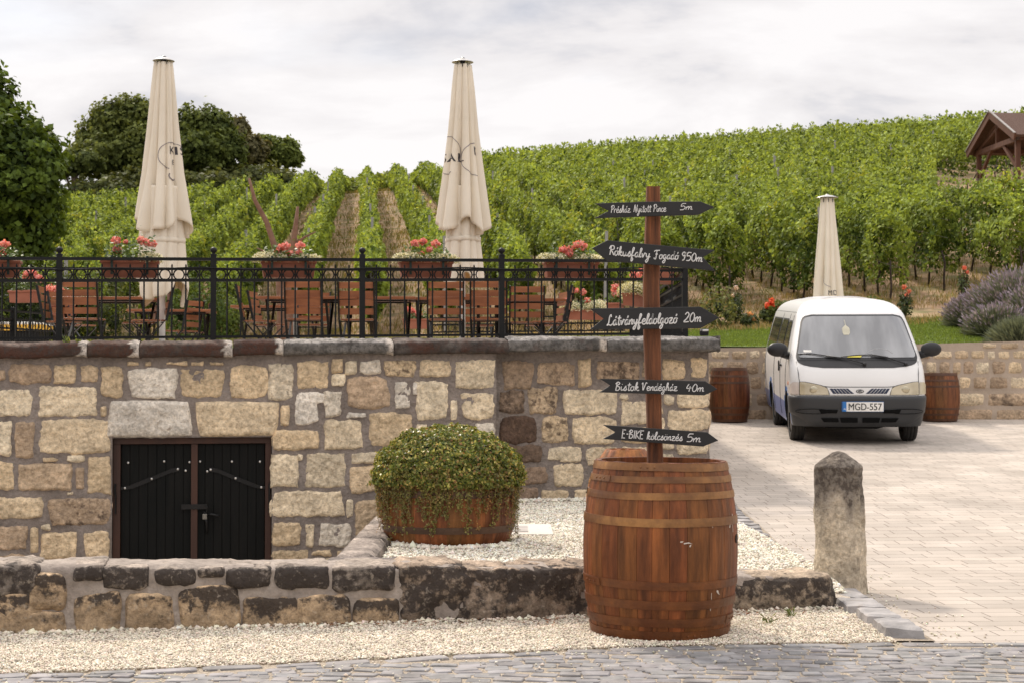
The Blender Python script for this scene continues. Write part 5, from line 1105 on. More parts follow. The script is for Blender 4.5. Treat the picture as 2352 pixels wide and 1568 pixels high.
ZK = [.20, .30, .45, .60, .66, .82, .95, 1.04, 1.145, 1.30, 1.50, 1.71, 1.76, 1.80, 1.84, 1.875, 1.905, 1.93, 1.945, 1.955]
WK = [.84, .865, .885, .893, .895, .897, .895, .888, .872, .840, .792, .735, .712, .685, .65, .60, .53, .43, .30, .12]
FK = [.13, .08, .055, .05, .05, .07, .125, .185, .27, .405, .585, .78, .85, .92, 1.01, 1.12, 1.28, 1.55, 1.95, 2.4]
LK = [4.70, 4.74, 4.76, 4.76, 4.76, 4.75, 4.74, 4.73, 4.72, 4.69, 4.64, 4.58, 4.54, 4.50, 4.44, 4.36, 4.22, 4.0, 3.7, 3.3]
W_ = lambda z: float(np.interp(z, ZK, WK)); F_ = lambda z: float(np.interp(z, ZK, FK)); L__ = lambda z: float(np.interp(z, ZK, LK))
RC = .20; BOW = .075
def sfr(x, z, off=0.0):
    w = W_(z); r = min(RC, w * .8); ax = min(abs(x), w - 1e-4); y = F_(z) + BOW * (ax / w) ** 2
    if ax > w - r: y += (r - math.sqrt(max(0, r * r - (ax - (w - r)) ** 2)))
    n_ = Vector((math.copysign(1, x) * max(0, (ax - (w - r)) / r), -1 + .75 * max(0, (ax - (w - r)) / r), .35 if z > 1.1 else 0)); n_.normalize()
    return Vector((math.copysign(ax, x), y, z)) + n_ * off
def ssd(y, z, sg, off=0.0): return Vector((sg * (W_(z) + off), y, z))
ZS = sorted(set([.24, .30, .38, .45, .52, .60, .66, .74, .82, .90, .97, 1.04, 1.09, 1.145, 1.22, 1.30, 1.40, 1.50, 1.60, 1.66, 1.71] + ZK[12:]))
def ring(z):
    w = W_(z); r = min(RC, w * .8); L_ = L__(z); p = []
    half = [(x_ * (w - r)) for x_ in np.linspace(0, 1, 9)]; pts = [Vector((x_, F_(z) + BOW * (x_ / w) ** 2, z)) for x_ in half]
    for t in np.linspace(0, math.pi / 2, 9)[1:]:
        x_ = w - r + r * math.sin(t); pts.append(Vector((x_, F_(z) + BOW * (x_ / w) ** 2 + r - r * math.cos(t), z)))
    ys_ = pts[-1].y
    for t in np.linspace(0, 1, 26)[1:]: pts.append(Vector((w, lerp(ys_, L_ - r, t), z)))
    for t in np.linspace(0, math.pi / 2, 6)[1:]: pts.append(Vector((w - r + r * math.cos(t), L_ - r + r * math.sin(t), z)))
    for t in np.linspace(1, 0, 6)[1:]: pts.append(Vector(((w - r) * t, L_, z)))
    return pts + [Vector((-q.x, q.y, q.z)) for q in pts[1:-1]][::-1]
WC = [(.80, .31), (3.38, .31)]
b = MB(); rings = [ring(z) for z in ZS]; n = len(rings[0])
for r_ in rings:
    for p in r_: b.av(p)
for j in range(len(rings) - 1):
    for k in range(n):
        k2 = (k + 1) % n; c = (rings[j][k] + rings[j + 1][k2]) / 2; b.mi = 0
        if abs(c.x) > .7:
            bl = any(math.hypot(c.y - wy, c.z - wz) < .43 for wy, wz in WC)
            if c.z < .50 and c.y > .3: b.mi = 2
            if bl and c.z < .72: b.mi = 1
        if c.z < .62 and c.y < .42: b.mi = 4
        b.af((j * n + k, j * n + k2, (j + 1) * n + k2, (j + 1) * n + k))
b.mi = 3; b.af([k for k in range(n)][::-1]); b.mi = 0; b.af([(len(rings) - 1) * n + k for k in range(n)])
body = b.build('body', [M_white, M_blue, M_blue2, M_well, M_bump], van, smooth=True)
cut = MB(); cut.mi = 3
for wy, wz in WC:
    for sg in (-1, 1): cut.tube([(sg * .60, wy, wz + .01), (sg * 1.05, wy, wz + .01)], .365, 40)
cu = cut.build('cutter', [M_white, M_blue, M_blue2, M_well, M_bump], van)
bm_ = body.modifiers.new('bool', 'BOOLEAN'); bm_.object = cu; bm_.operation = 'DIFFERENCE'; bm_.solver = 'EXACT'
dg = bpy.context.evaluated_depsgraph_get(); dg.update(); nm = bpy.data.meshes.new_from_object(body.evaluated_get(dg)); body.modifiers.clear()
if len(nm.polygons) > 200: body.data = nm
bpy.data.objects.remove(cu)
try: body.data.set_sharp_from_angle(angle=math.radians(35))
except Exception: pass
def fpatch(name, rows, mat, off=.004, nu=24, nv=8, parent=None, th=.004):
    """rows: (z, xl, xr) bottom to top, on the front of the body"""
    zs_ = [r[0] for r in rows]; b = MB()
    def fn(u, v):
        z = lerp(zs_[0], zs_[-1], v); a = float(np.interp(z, zs_, [r[1] for r in rows])); c = float(np.interp(z, zs_, [r[2] for r in rows])); return sfr(lerp(a, c, u), z, off)
    b.grid(fn, nu, nv); o = b.build(name, mat, parent or van, smooth=True); return o
def spatch(name, rows, sg, mat, off=.004, parent=None, nu=10, nv=8):
    zs_ = [r[0] for r in rows]; b = MB()
    def fn(u, v):
        z = lerp(zs_[0], zs_[-1], v); a = float(np.interp(z, zs_, [r[1] for r in rows])); c = float(np.interp(z, zs_, [r[2] for r in rows])); return ssd(lerp(a, c, u), z, sg, off)
    b.grid(fn, nu, nv, flip=sg < 0); return b.build(name, mat, parent or van, smooth=True)
def glass_mat():
    m = M('windscreen_glass', (.10, .103, .108), .07, (.25, .255, .26), ns=1.4, stretch=(3.2, 1, .5), spec=1.0, lo=.35, hi=.7, det=3); m.node_tree.nodes['Principled BSDF'].inputs['Coat Weight'].default_value = .8; return m  # pale grey streaks in the base colour imitate reflected clouds
M_glass = glass_mat(); M_sglass = M('side_glass', (.03, .028, .026), .06, (.07, .062, .055), ns=1.5, spec=.9)
cowl = [(1.02, -.46, .46), (1.033, -.62, .62), (1.06, -.74, .74), (1.10, -.79, .79), (1.15, -.80, .80), (1.155, -.80, .80)]
fpatch('cowl', cowl, M_cowl, .005, 30, 8)
seal = [(1.115, -.79, .79), (1.16, -.80, .80), (1.62, -.695, .695), (1.68, -.665, .665), (1.705, -.62, .62), (1.715, -.55, .55)]
fpatch('windscreen_seal', seal, M_blk, .009, 40, 30)
gl = [(1.15, -.745, .745), (1.165, -.765, .765), (1.2, -.77, .77), (1.60, -.675, .675), (1.655, -.65, .65), (1.685, -.60, .60), (1.693, -.54, .54)]
ws = fpatch('windscreen', gl, M_glass, .014, 40, 30)
def fcurve(name, pts, r, mat, off=.006, parent=None, seg=5, taper=None):
    b = MB(); P = [sfr(x, z, off) for x, z in pts]; b.tube(P, taper or r, seg); return b.build(name, mat, parent or van, smooth=True)
fcurve('wiper', [(.07, 1.075), (-.15, 1.13), (-.42, 1.165)], .009, M_blk, .04); fcurve('wiper_blade', [(-.77, 1.185), (-.60, 1.195), (-.42, 1.17), (-.22, 1.145)], .007, M_blk, .03)
fcurve('wiper', [(.62, 1.075), (.40, 1.14), (.18, 1.18)], .009, M_blk, .04); fcurve('wiper_blade', [(-.22, 1.155), (-.02, 1.175), (.18, 1.182), (.40, 1.15)], .007, M_blk, .03)
for x_, z_ in ((.08, 1.07), (.63, 1.07)):
    b = MB(); b.ball(sfr(x_, z_, .03), .026, 10, 6); b.build('wiper_pivot', M_blk, van, smooth=True)
fpatch('parking_slip', [(1.15, -.14, .04), (1.175, -.12, .06)], M('yellow_paper', (.75, .66, .12), .8), .026, 6, 2)
fpatch('windscreen_sticker', [(1.215, -.70, -.60), (1.245, -.70, -.60)], M('white_sticker', (.75, .73, .68), .7), .018, 4, 2, ws)
fpatch('air_freshener', [(1.44, -.15, -.08), (1.47, -.165, -.065), (1.53, -.165, -.065), (1.555, -.14, -.09), (1.56, -.118, -.11), (1.64, -.128, -.120)], M('cream_tag', (.50, .47, .36), .7), .018, 6, 12, ws)
fcurve('steering_wheel', [(.30 + .17 * math.cos(t), 1.185 + .075 * math.sin(t)) for t in np.linspace(.2, 2.95, 14)], .005, M('dim_grey', (.28, .28, .28), .5), .012, ws)
# lamps, grille, badge
M_lens = M('yellowed_lens', (.42, .36, .24), .16, (.58, .51, .36), ns=3.5, lo=.4, hi=.6, coat=.6, spec=.7); M_lens2 = M('clear_lens', (.55, .47, .42), .15, (.66, .60, .55), ns=6, coat=.6)
M_lens3 = M('reflector', (.42, .38, .28), .2, metal=.6)
for sg in (-1, 1):
    rows = [(.668, -.775, -.40), (.76, -.775, -.425), (.79, -.775, -.50), (.812, -.775, -.60), (.835, -.772, -.72)] if sg < 0 else [(.668, .40, .775), (.76, .425, .775), (.79, .50, .775), (.812, .60, .775), (.835, .72, .772)]
    fpatch('headlight_surround', [(z - .006 * (z < .7) + .005 * (z > .7), a - .008, c + .008) for z, a, c in rows], M_blk, .004)
    hl = fpatch('headlight', rows, M_lens, .012)
    c_ = sfr(sg * .60, .735, .012); b = MB(); b.ball(c_, .055, 16, 8, (1, .25, .9)); b.build('reflector', M_lens3, hl, smooth=True)
    rows = [(.672, -.892, -.785), (.75, -.895, -.785), (.80, -.885, -.785), (.832, -.85, -.79)] if sg < 0 else [(.672, .785, .892), (.75, .785, .895), (.80, .785, .885), (.832, .79, .85)]
    fpatch('indicator', rows, M_lens2 if sg < 0 else M_lens, .012)
    fcurve('panel_gap', [(sg * .781, .66), (sg * .781, .83), (sg * .79, .95), (sg * .805, 1.10)], .005, M_blk, .001)
    b = MB(); b.ball(ssd(.50, .80, sg, .004), .022, 10, 6, (.3, 1, 1.2)); b.build('side_repeater', M('amber', (.6, .16, .02), .3), van, smooth=True)
fcurve('bonnet_gap', [(x, .772 + .055 * max(0, (abs(x) - .40) / .38)) for x in np.linspace(-.775, .775, 25)], .004, M_blk, .002)
gr = fpatch('grille', [(.668, -.385, .385), (.765, -.425, .425)], M_white, .016, 30, 4)
M_navy = M('navy_slot', (.012, .02, .05), .4)
for sg in (-1, 1):
    rows = [(.684, .075, .35), (.752, .155, .395)]
    rows = [(z, a, c) if sg > 0 else (z, -c, -a) for z, a, c in rows]
    o = fpatch('grille_slot', rows, M_navy, .019, 12, 2, gr)
    for i in range(1, 6):
        f = i / 6; xa, xb = lerp(rows[0][1], rows[0][2], f), lerp(rows[1][1], rows[1][2], f); fcurve('grille_bar', [(xa, .684), (xb, .752)], .0028, M_white, .020, gr)
b = MB(); cc = sfr(0, .716, .02); b.ball(cc, .052, 24, 10, (1, .12, .5)); bd = b.build('badge', M_blk, van, smooth=True)
v, f = text_mesh('KIA', .048); tb = MB(); wt = max(a for a, c in v)
for a, c in v: tb.av((cc.x + (a - wt / 2) * 1.15, cc.y - .0078, cc.z - .016 + c))
for q_ in f: tb.af(q_)
tb.build('badge_letters', M('badge_silver', (.6, .6, .6), .4), bd)
# bumper
b = MB(); zb = [.255, .275, .32, .40, .47, .50, .60, .625, .645, .652]; ob = [-.01, .0, .012, .016, .016, .020, .024, .022, .012, .0]
def bfn(u, v):
    k = v * (len(zb) - 1); a = int(min(k, len(zb) - 2)); f_ = k - a; z = lerp(zb[a], zb[a + 1], f_); o_ = lerp(ob[a], ob[a + 1], f_); rr = ring(z if z > .3 else .3); m_ = 30
    i = u * 2 * m_ - m_; ia = int(abs(i)); fr_ = abs(i) - ia; p = rr[ia].lerp(rr[ia + 1], fr_) ; p = p.copy(); 
    if p.y > .46: p.y = .46 - .0 * z
    c_ = Vector((0, 1.1, z)); d = (p - c_); d.z = 0; d.normalize(); p = p + d * o_
    if z < .3: p = p - d * (.3 - z) * .35
    if p.y < .3: p.y -= .03 * (1 - p.y / .3)
    if z < .42: p.x *= 1 - .10 * (.42 - z) / .16 * min(1, max(0, (abs(p.x) - .4) / .4))
    p.z = z + (.16 * max(0, (p.y - .22) / .24) * max(0, (.40 - z) / .14))
    return (math.copysign(abs(p.x), i), p.y, p.z)
b.grid(bfn, 60, 27); bp_ = b.build('bumper', M_bump, van, smooth=True)
def bfront(x, z, off): p = sfr(x, max(z, .3), 0); return Vector((p.x * 1.02, p.y - .046 - off, z))
def bpatch2(name, rows, mat, off, parent, nu=16, nv=6):
    zs_ = [r[0] for r in rows]; b = MB(); b.grid(lambda u, v: (lambda z: bfront(lerp(float(np.interp(z, zs_, [r[1] for r in rows])), float(np.interp(z, zs_, [r[2] for r in rows])), u), z, off))(lerp(zs_[0], zs_[-1], v)), nu, nv); return b.build(name, mat, parent, smooth=True)
M_bdark = M('bumper_recess', (.005, .005, .005), .8, spec=.1)
for sg in (-1, 1):
    pts = [(sg * (.60 + .22 * math.cos(t)), .448 + .032 * math.sin(t)) for t in np.linspace(0, 6.283, 28, endpoint=False)]
    b = MB(); b.tube([bfront(x, z, .006) for x, z in pts], .004, 5, closed=True); b.build('fog_outline', M_bdark, bp_)
    r = [(.425, .30, .50), (.472, .28, .53)]; r = [(z, a, c) if sg > 0 else (z, -c, -a) for z, a, c in r]; bpatch2('vent', r, M_bdark, .007, bp_)
    r = [(.30, .03, .24), (.365, .03, .26)]; r = [(z, a, c) if sg > 0 else (z, -c, -a) for z, a, c in r]; bpatch2('intake', r, M_bdark, .010, bp_)
    r = [(.305, .27, .46), (.36, .28, .50)]; r = [(z, a, c) if sg > 0 else (z, -c, -a) for z, a, c in r]; bpatch2('intake_side', r, M_bdark, .006, bp_)
pl_c = bfront(.03, .515, .014); b = MB(); b.box(pl_c, (.55, .012, .136)); pt_ = b.build('number_plate', M('plate_blue_frame', (.02, .10, .28), .4), van, bevel=.012)
b = MB(); b.box((pl_c.x + .028, pl_c.y - .007, pl_c.z), (.485, .003, .124)); b.build('plate_face', M('plate_white', (.70, .69, .66), .5), pt_)
b = MB(); b.box((pl_c.x - .235, pl_c.y - .007, pl_c.z), (.045, .003, .124)); b.build('country_strip', M('plate_blue', (.02, .16, .46), .4), pt_)
M_plt = M('plate_black', (.02, .02, .02), .5)
def flat_text(s, size, c, parent, mat, wtarget, bold=.0, name='plate_letters'):
    v, f = text_mesh(s, size); tb = MB(); x0 = min(a for a, _ in v); x1 = max(a for a, _ in v); y0 = min(c_ for _, c_ in v); y1 = max(c_ for _, c_ in v)
    for a, c_ in v: tb.av((c.x + (a - (x0 + x1) / 2) * wtarget / (x1 - x0), c.y, c.z + c_ - (y0 + y1) / 2))
    for q_ in f: tb.af(q_)
    so_ = tb.build(name, mat, parent); return so_
o1 = flat_text('MGD-557', .128, Vector((pl_c.x + .03, pl_c.y - .0105, pl_c.z)), pt_, M_plt, .43)
o2 = flat_text('MGD-557', .124, Vector((pl_c.x + .033, pl_c.y - .0101, pl_c.z)), pt_, M_plt, .43)
flat_text('H', .035, Vector((pl_c.x - .235, pl_c.y - .0105, pl_c.z - .03)), pt_, M('plate_letter_white', (.8, .8, .8)), .02)
# side windows, doors, handles, mirrors
for sg in (-1, 1):
    for nm_, rows in (('side_window', [(1.13, 1.02, 1.60), (1.16, .98, 1.66), (1.58, 1.26, 1.68), (1.61, 1.32, 1.66)]), ('side_window', [(1.13, 1.86, 2.66), (1.16, 1.82, 2.70), (1.60, 1.84, 2.70), (1.63, 1.88, 2.66)]), ('side_window', [(1.13, 2.90, 4.26), (1.16, 2.86, 4.30), (1.60, 2.86, 4.22), (1.63, 2.90, 4.18)])):
        o = spatch('window_seal', [(z + (-.02 if i < 1 else .02 if i > 2 else 0), a - .025, c + .025) for i, (z, a, c) in enumerate(rows)], sg, M_blk, .004); spatch('side_window', rows, sg, M_sglass, .008)
    for yy, z0, z1 in ((.93, .66, 1.70), (1.76, .30, 1.72), (2.80, .30, 1.72), (4.40, .66, 1.70)):
        b = MB(); b.tube([ssd(yy + (.33 * max(0, (z - 1.12) / .58) if yy < 1 else 0), z, sg, .001) for z in np.linspace(z0, z1, 14)], .005, 4); b.build('door_gap', M_blk, van)
    b = MB(); b.tube([ssd(y_, 1.745, sg, .0) + Vector((0, 0, 0)) for y_ in np.linspace(1.15, 4.3, 10)], .004, 4); b.build('roof_gutter', M_blk, van)
    b = MB(); b.box(ssd(1.60, 1.0, sg, .012), (.02, .11, .03)); b.build('door_handle', M_blk, van, bevel=.006); b = MB(); b.box(ssd(1.90, .98, sg, .012), (.02, .04, .15)); b.build('door_handle', M_blk, van, bevel=.006)
    mc = Vector((sg * 1.03, .62, 1.25)); b = MB(); b.ball(mc, 1, 20, 12, (.14, .065, .098)); b.tube([mc + Vector((-sg * .06, .0, -.05)), Vector((sg * .86, .74, 1.16))], [.055, .055], 10); mr = b.build('wing_mirror', M_blk, van, smooth=True)
    b = MB(); b.ball(mc + Vector((0, .045, 0)), 1, 16, 8, (.095, .02, .07)); b.build('mirror_glass', M('mirror', (.6, .6, .6), .05, metal=1.0) if 'mirror' not in bpy.data.materials else bpy.data.materials['mirror'], mr, smooth=True)
b = MB()
for y_ in np.linspace(1.75, 3.9, 8):
    b.tube([Vector((x, y_, 1.96 - .10 * (abs(x) / .55) ** 2.6)) for x in np.linspace(-.46, .46, 11)], .010, 6)
b.build('roof_ribs', M_white, van, smooth=True)
# underbody and wheels
b = MB(); b.box((0, 2.4, .27), (1.3, 4.2, .06)); b.box((0, .75, .24), (1.2, .12, .1)); b.tube([(-.4, .5, .22), (.3, .6, .2), (.5, .9, .22)], .03); b.build('underbody', M_well, van)
M_tyre = M('tyre_rubber', (.022, .021, .02), .85, (.035, .033, .03), ns=12, bump=.3, bs=60); M_rim = M('steel_rim', (.22, .20, .19), .5, (.30, .27, .25), metal=.4)
def wheel():
    b = MB(); tp = [(.20, -.085), (.27, -.095), (.30, -.088), (.312, -.06), (.306, -.058), (.306, -.05), (.314, -.048), (.315, -.016), (.308, -.014), (.308, -.006), (.315, -.004), (.315, .03), (.308, .032), (.308, .04), (.313, .042), (.312, .06), (.30, .088), (.27, .095), (.20, .085)]
    i0 = 0; b.lathe(tp, 48, cap=False); b.v = [(z, x, y) for x, y, z in b.v]; return b
w0 = None
for wy, wz in WC:
    for sg in (-1, 1):
        e = bpy.data.objects.new('wheel', wheel_me) if w0 else None
        if w0 is None:
            o = wheel().build('wheel', M_tyre, van, smooth=True); wheel_me = o.data; w0 = o
            rb = MB(); rb.lathe([(.205, -.08), (.20, .06), (.19, .072), (.17, .04), (.11, .035), (.08, .06), (.055, .075), (.001, .078)], 32, cap=False)
            rb.v = [(z, x, y) for x, y, z in rb.v]
            for k in range(10): t = k * .628; rb.ball((.052, .145 * math.cos(t), .145 * math.sin(t)), .02, 8, 5, (.6, 1, 1))
            r0 = rb.build('rim', M_rim, o, smooth=True); rim_me = r0.data
        else:
            o = e; C.objects.link(o); o.parent = van; r0 = bpy.data.objects.new('rim', rim_me); C.objects.link(r0); r0.parent = o
        o.location = (sg * .755, wy, wz); o.rotation_euler = (0, 0, 0 if sg > 0 else math.pi)
# ================================================================ PAVILION ON THE SLOPE
M_beam = M('pavilion_timber', (.085, .030, .014), .7, (.13, .05, .024), ns=5, stretch=(3, 3, .4), bump=.4, bs=20); M_shing = M('brown_shingles', (.075, .036, .024), .9, (.13, .07, .048), ns=30, bump=1.0, bs=30, bdist=.04); M_tin = M('roof_edge', (.30, .27, .25), .5)
gl_ = at(2238, 356, 58.0); gr_ = at(2349, 317, 53.6); ga = at(2286.5, 288, 55.8); gd = Vector((gr_.x - gl_.x, gr_.y - gl_.y, 0)).normalized(); rd_ = Vector((-gd.y, gd.x, 0)); rd_ = rd_ if rd_.x > 0 else -rd_
gb_ = at(2346, 415, 53.8).z - .9
pv = empty('wooden_pavilion', ((gl_.x + gr_.x) / 2, (gl_.y + gr_.y) / 2, gb_), label='open timber pavilion with a shingled gable roof among the vines at the right edge', cat='pavilion')
LN = 5.0; ev = gl_.copy(); ev2 = gr_.copy(); ev.z = ev2.z = (gl_.z + gr_.z) / 2; ga2 = Vector(((ev.x + ev2.x) / 2, (ev.y + ev2.y) / 2, ga.z + .35))
for a, c in ((ev, ga2), (ev2, ga2)):
    b = MB(); n_ = (c - a).cross(rd_).normalized(); n_ = n_ if n_.z > 0 else -n_
    i0 = len(b.v); q_ = [a - rd_ * .25, c - rd_ * .25, c + rd_ * LN, a + rd_ * LN]
    for p in q_: b.av(p + n_ * .10)
    for p in q_: b.av(p)
    b.af((0, 1, 2, 3)); b.af((7, 6, 5, 4))
    for k in range(4): b.af((k, (k + 1) % 4, 4 + (k + 1) % 4, 4 + k))
    r = b.build('roof_slope', M_shing, pv, world=True)
    b = MB(); b.beam(a - rd_ * .28 + n_ * .02, c - rd_ * .28 + n_ * .02, .06, .26); b.build('barge_board', M_beam, pv, world=True); b = MB(); b.beam(a - rd_ * .30 + n_ * .15, c - rd_ * .30 + n_ * .15, .08, .03); b.build('roof_edging', M_tin, pv, world=True)
def gp(f, z, o=0.0): p = ev.lerp(ev2, f) + rd_ * o; return Vector((p.x, p.y, z))
ez = ev.z
for o in (0.0, LN - .3):
    for f in (.10, .90): b = MB(); b.beam(gp(f, gb_, o), gp(f, ez + .12, o), .16, .16, up=(1, 0, 0)); b.build('post', M_beam, pv, world=True)
    b = MB(); b.beam(gp(.02, ez + .02, o), gp(.98, ez + .02, o), .14, .18); b.build('tie_beam', M_beam, pv, world=True)
    for f0, f1 in ((.10, .38), (.90, .62)): b = MB(); b.beam(gp(f0, ez - 1.0, o), gp(f1, ez - .02, o), .10, .12); b.build('brace', M_beam, pv, world=True)
    b = MB(); b.beam(gp(.12, ez + .10, o), gp(.62, ez + (ga2.z - ez) * .72, o), .10, .12); b.beam(gp(.3, ez + .5, o), gp(.5, ez + .8, o), .08, .10); b.beam(gp(.5, ez, o), gp(.5, ga2.z - .1, o), .12, .12); b.build('truss_strut', M_beam, pv, world=True)
for f in (.10, .90): b = MB(); b.beam(gp(f, ez + .08, 0), gp(f, ez + .08, LN - .3), .14, .16); b.build('wall_plate', M_beam, pv, world=True)

# ================================================================ TREES
M_bark = M('bark', (.085, .06, .042), .95, (.13, .095, .07), ns=8, bump=1.0, bs=15, bdist=.03)
M_tleaf = M('tree_leaf', vcol=True, rough=.6, transl=.3, var=.08, spec=.12)
def tree(name, base, blobs, leaf, n, ca, cb, label, group=None, trunk=.18, core=.72, cat='tree', lumpf=1.0, limbs=True):
    """blobs: (x, y, z, rx, rz) relative to the base"""
    root = empty(name, base, 0, label, cat, group); Ps = []; Ns = []; Ts = []; vol = np.array([b_[3] ** 2 for b_ in blobs]); vol = vol / vol.sum()
    for (bx_, by_, bz_, rx, rz_), w in zip(blobs, vol):
        m = int(n * w); d = rng.normal(size=(m, 3)); d /= np.linalg.norm(d, axis=1, keepdims=True); sd = rng.uniform(0, 99)
        fr = 2.2; lump = np.array([noise.noise(Vector((a * fr + sd, b_ * fr, c * fr))) * .30 * lumpf + noise.noise(Vector((a * 7 + sd, b_ * 7, c * 7))) * .24 * lumpf for a, b_, c in d])
        rad = 1 + lump - np.abs(rng.normal(0, .16, m)) + (rng.random(m) < .14) * rng.uniform(0, .2, m); Ps.append(np.array([bx_, by_, bz_]) + d * rad[:, None] * np.array([rx, rx, rz_])); Ns.append(d + rng.normal(0, .6, (m, 3)) + np.array([0, 0, .3]))
        t = np.clip(.5 + lump * 1.4 + rng.normal(0, .25, m), 0, 1)[:, None]; Ts.append((np.array(ca) * (1 - t) + np.array(cb) * t) * rng.lognormal(0, .18, (m, 1)))
    P = np.concatenate(Ps); V, Fq, cl = cards(P, rng.uniform(.6, 1.25, len(P)) * leaf, np.concatenate(Ns), np.concatenate(Ts), .7, .2); np_mesh('crown', V, Fq, M_tleaf, cl, root)
    if trunk:
        b = MB(); cz_ = sum(q_[2] for q_ in blobs) / len(blobs); b.tube([(0, 0, -.3), (.05, 0, cz_ * .4), (-.05, .05, cz_ * .8), (0, 0, cz_)], [trunk * 1.2, trunk, trunk * .7, trunk * .3], 10)
        if limbs:
            for q_ in blobs: b.tube([(0, 0, cz_ * .35), (q_[0] * .5, q_[1] * .5, lerp(cz_ * .35, q_[2], .6)), (q_[0], q_[1], q_[2] + q_[4] * .3)], [trunk * .5, trunk * .3, trunk * .08], 6)
        b.build('trunk', M_bark, root, smooth=True)
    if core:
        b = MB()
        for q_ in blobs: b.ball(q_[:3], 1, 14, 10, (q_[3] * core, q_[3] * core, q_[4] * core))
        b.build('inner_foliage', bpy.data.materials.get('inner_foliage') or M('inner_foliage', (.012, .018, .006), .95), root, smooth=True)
    return root
def blob_at(base, px, py, Y, rpx, rzpx): p = at(px, py, Y) - Vector(base); return (p.x, p.y, p.z, rpx * Y / F, rzpx * Y / F)
B0 = at(-10, 640, 34.0); B0.z = terr(B0.x, 34) - .1
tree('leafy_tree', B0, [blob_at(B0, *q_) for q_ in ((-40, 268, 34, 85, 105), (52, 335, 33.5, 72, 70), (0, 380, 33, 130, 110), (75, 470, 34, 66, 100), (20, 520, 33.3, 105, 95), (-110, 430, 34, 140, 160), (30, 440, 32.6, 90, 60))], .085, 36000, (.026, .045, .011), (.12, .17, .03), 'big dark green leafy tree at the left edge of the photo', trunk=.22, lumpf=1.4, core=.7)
hill_trees = [
 ('leafy_tree', 262, 88, [(215, 330, 88, 42, 55), (262, 290, 88, 55, 60), (310, 275, 88, 48, 55), (250, 360, 87, 70, 50), (320, 350, 87, 50, 60)], (.06, .08, .025), (.18, .205, .055), 'broad olive-green tree on the hill, left of the left parasol'),
 ('leafy_tree', 455, 86, [(440, 300, 86, 42, 50), (490, 300, 86, 45, 48), (450, 350, 85, 60, 45), (520, 345, 86, 42, 45), (415, 360, 86, 40, 40)], (.045, .065, .02), (.145, .175, .045), 'dark olive tree on the hill just right of the left parasol'),
 ('leafy_tree', 560, 90, [(545, 310, 90, 26, 38), (575, 345, 90, 35, 30)], (.09, .085, .045), (.20, .18, .09), 'thin-crowned greyish tree between the dark olive tree and the small green one'),
 ('leafy_tree', 630, 92, [(610, 345, 92, 32, 32), (650, 350, 92, 34, 30), (672, 365, 92, 22, 18)], (.08, .11, .03), (.20, .24, .06), 'small fresh green tree at the right end of the hill trees'),
 ('leafy_tree', 170, 84, [(160, 375, 84, 30, 26), (195, 372, 84, 36, 24), (140, 385, 84, 30, 22)], (.055, .075, .03), (.15, .18, .055), 'low bushy tree at the left foot of the hill trees')]
for nm_, bpx, Y, bl, ca, cb, lab in hill_trees:
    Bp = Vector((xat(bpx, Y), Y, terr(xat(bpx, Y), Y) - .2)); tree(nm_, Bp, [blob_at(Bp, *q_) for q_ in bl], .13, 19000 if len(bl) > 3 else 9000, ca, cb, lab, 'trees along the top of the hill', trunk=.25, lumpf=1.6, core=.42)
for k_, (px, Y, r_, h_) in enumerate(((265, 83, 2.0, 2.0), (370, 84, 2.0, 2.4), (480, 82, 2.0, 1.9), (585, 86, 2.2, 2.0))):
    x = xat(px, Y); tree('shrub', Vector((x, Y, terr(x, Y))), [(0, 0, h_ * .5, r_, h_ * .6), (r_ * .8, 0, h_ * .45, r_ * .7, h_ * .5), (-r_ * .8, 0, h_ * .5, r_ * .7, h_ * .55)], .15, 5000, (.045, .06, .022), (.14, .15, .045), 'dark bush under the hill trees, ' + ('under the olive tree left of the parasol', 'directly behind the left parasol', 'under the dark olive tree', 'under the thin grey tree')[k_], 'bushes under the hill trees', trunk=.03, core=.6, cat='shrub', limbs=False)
# bare trunks on the terrace edge
M_bare = M('bare_wood', (.15, .075, .045), .9, (.22, .12, .075), ns=9, bump=.8, bs=20)
by = 25.2; Bb = Vector((xat(655, by), by, 1.6)); r = empty('bare_tree', Bb, 0, 'leafless forked trunk rising behind the chairs between third and fourth railing posts', 'tree')
b = MB(); rel = lambda px, py: at(px, py, by) - Bb
b.tube([Vector((0, 0, 0)), rel(654, 700), rel(650, 640), rel(640, 600)], [.14, .13, .12, .1], 10); b.build('trunk', M_bare, r, smooth=True)
b = MB(); b.tube([rel(648, 620), rel(632, 570), rel(612, 510), rel(585, 460), rel(572, 410)], [.07, .05, .042, .034, .018], 8); b.build('limb', M_bare, r, smooth=True)
b = MB(); b.tube([rel(650, 640), rel(668, 590), rel(678, 530), rel(684, 475)], [.07, .055, .045, .022], 8); b.tube([rel(678, 560), rel(700, 545), rel(725, 533)], [.03, .02, .01], 6); b.tube([rel(640, 600), rel(610, 580), rel(590, 570)], [.03, .02, .01], 6); b.build('limb', M_bare, r, smooth=True)

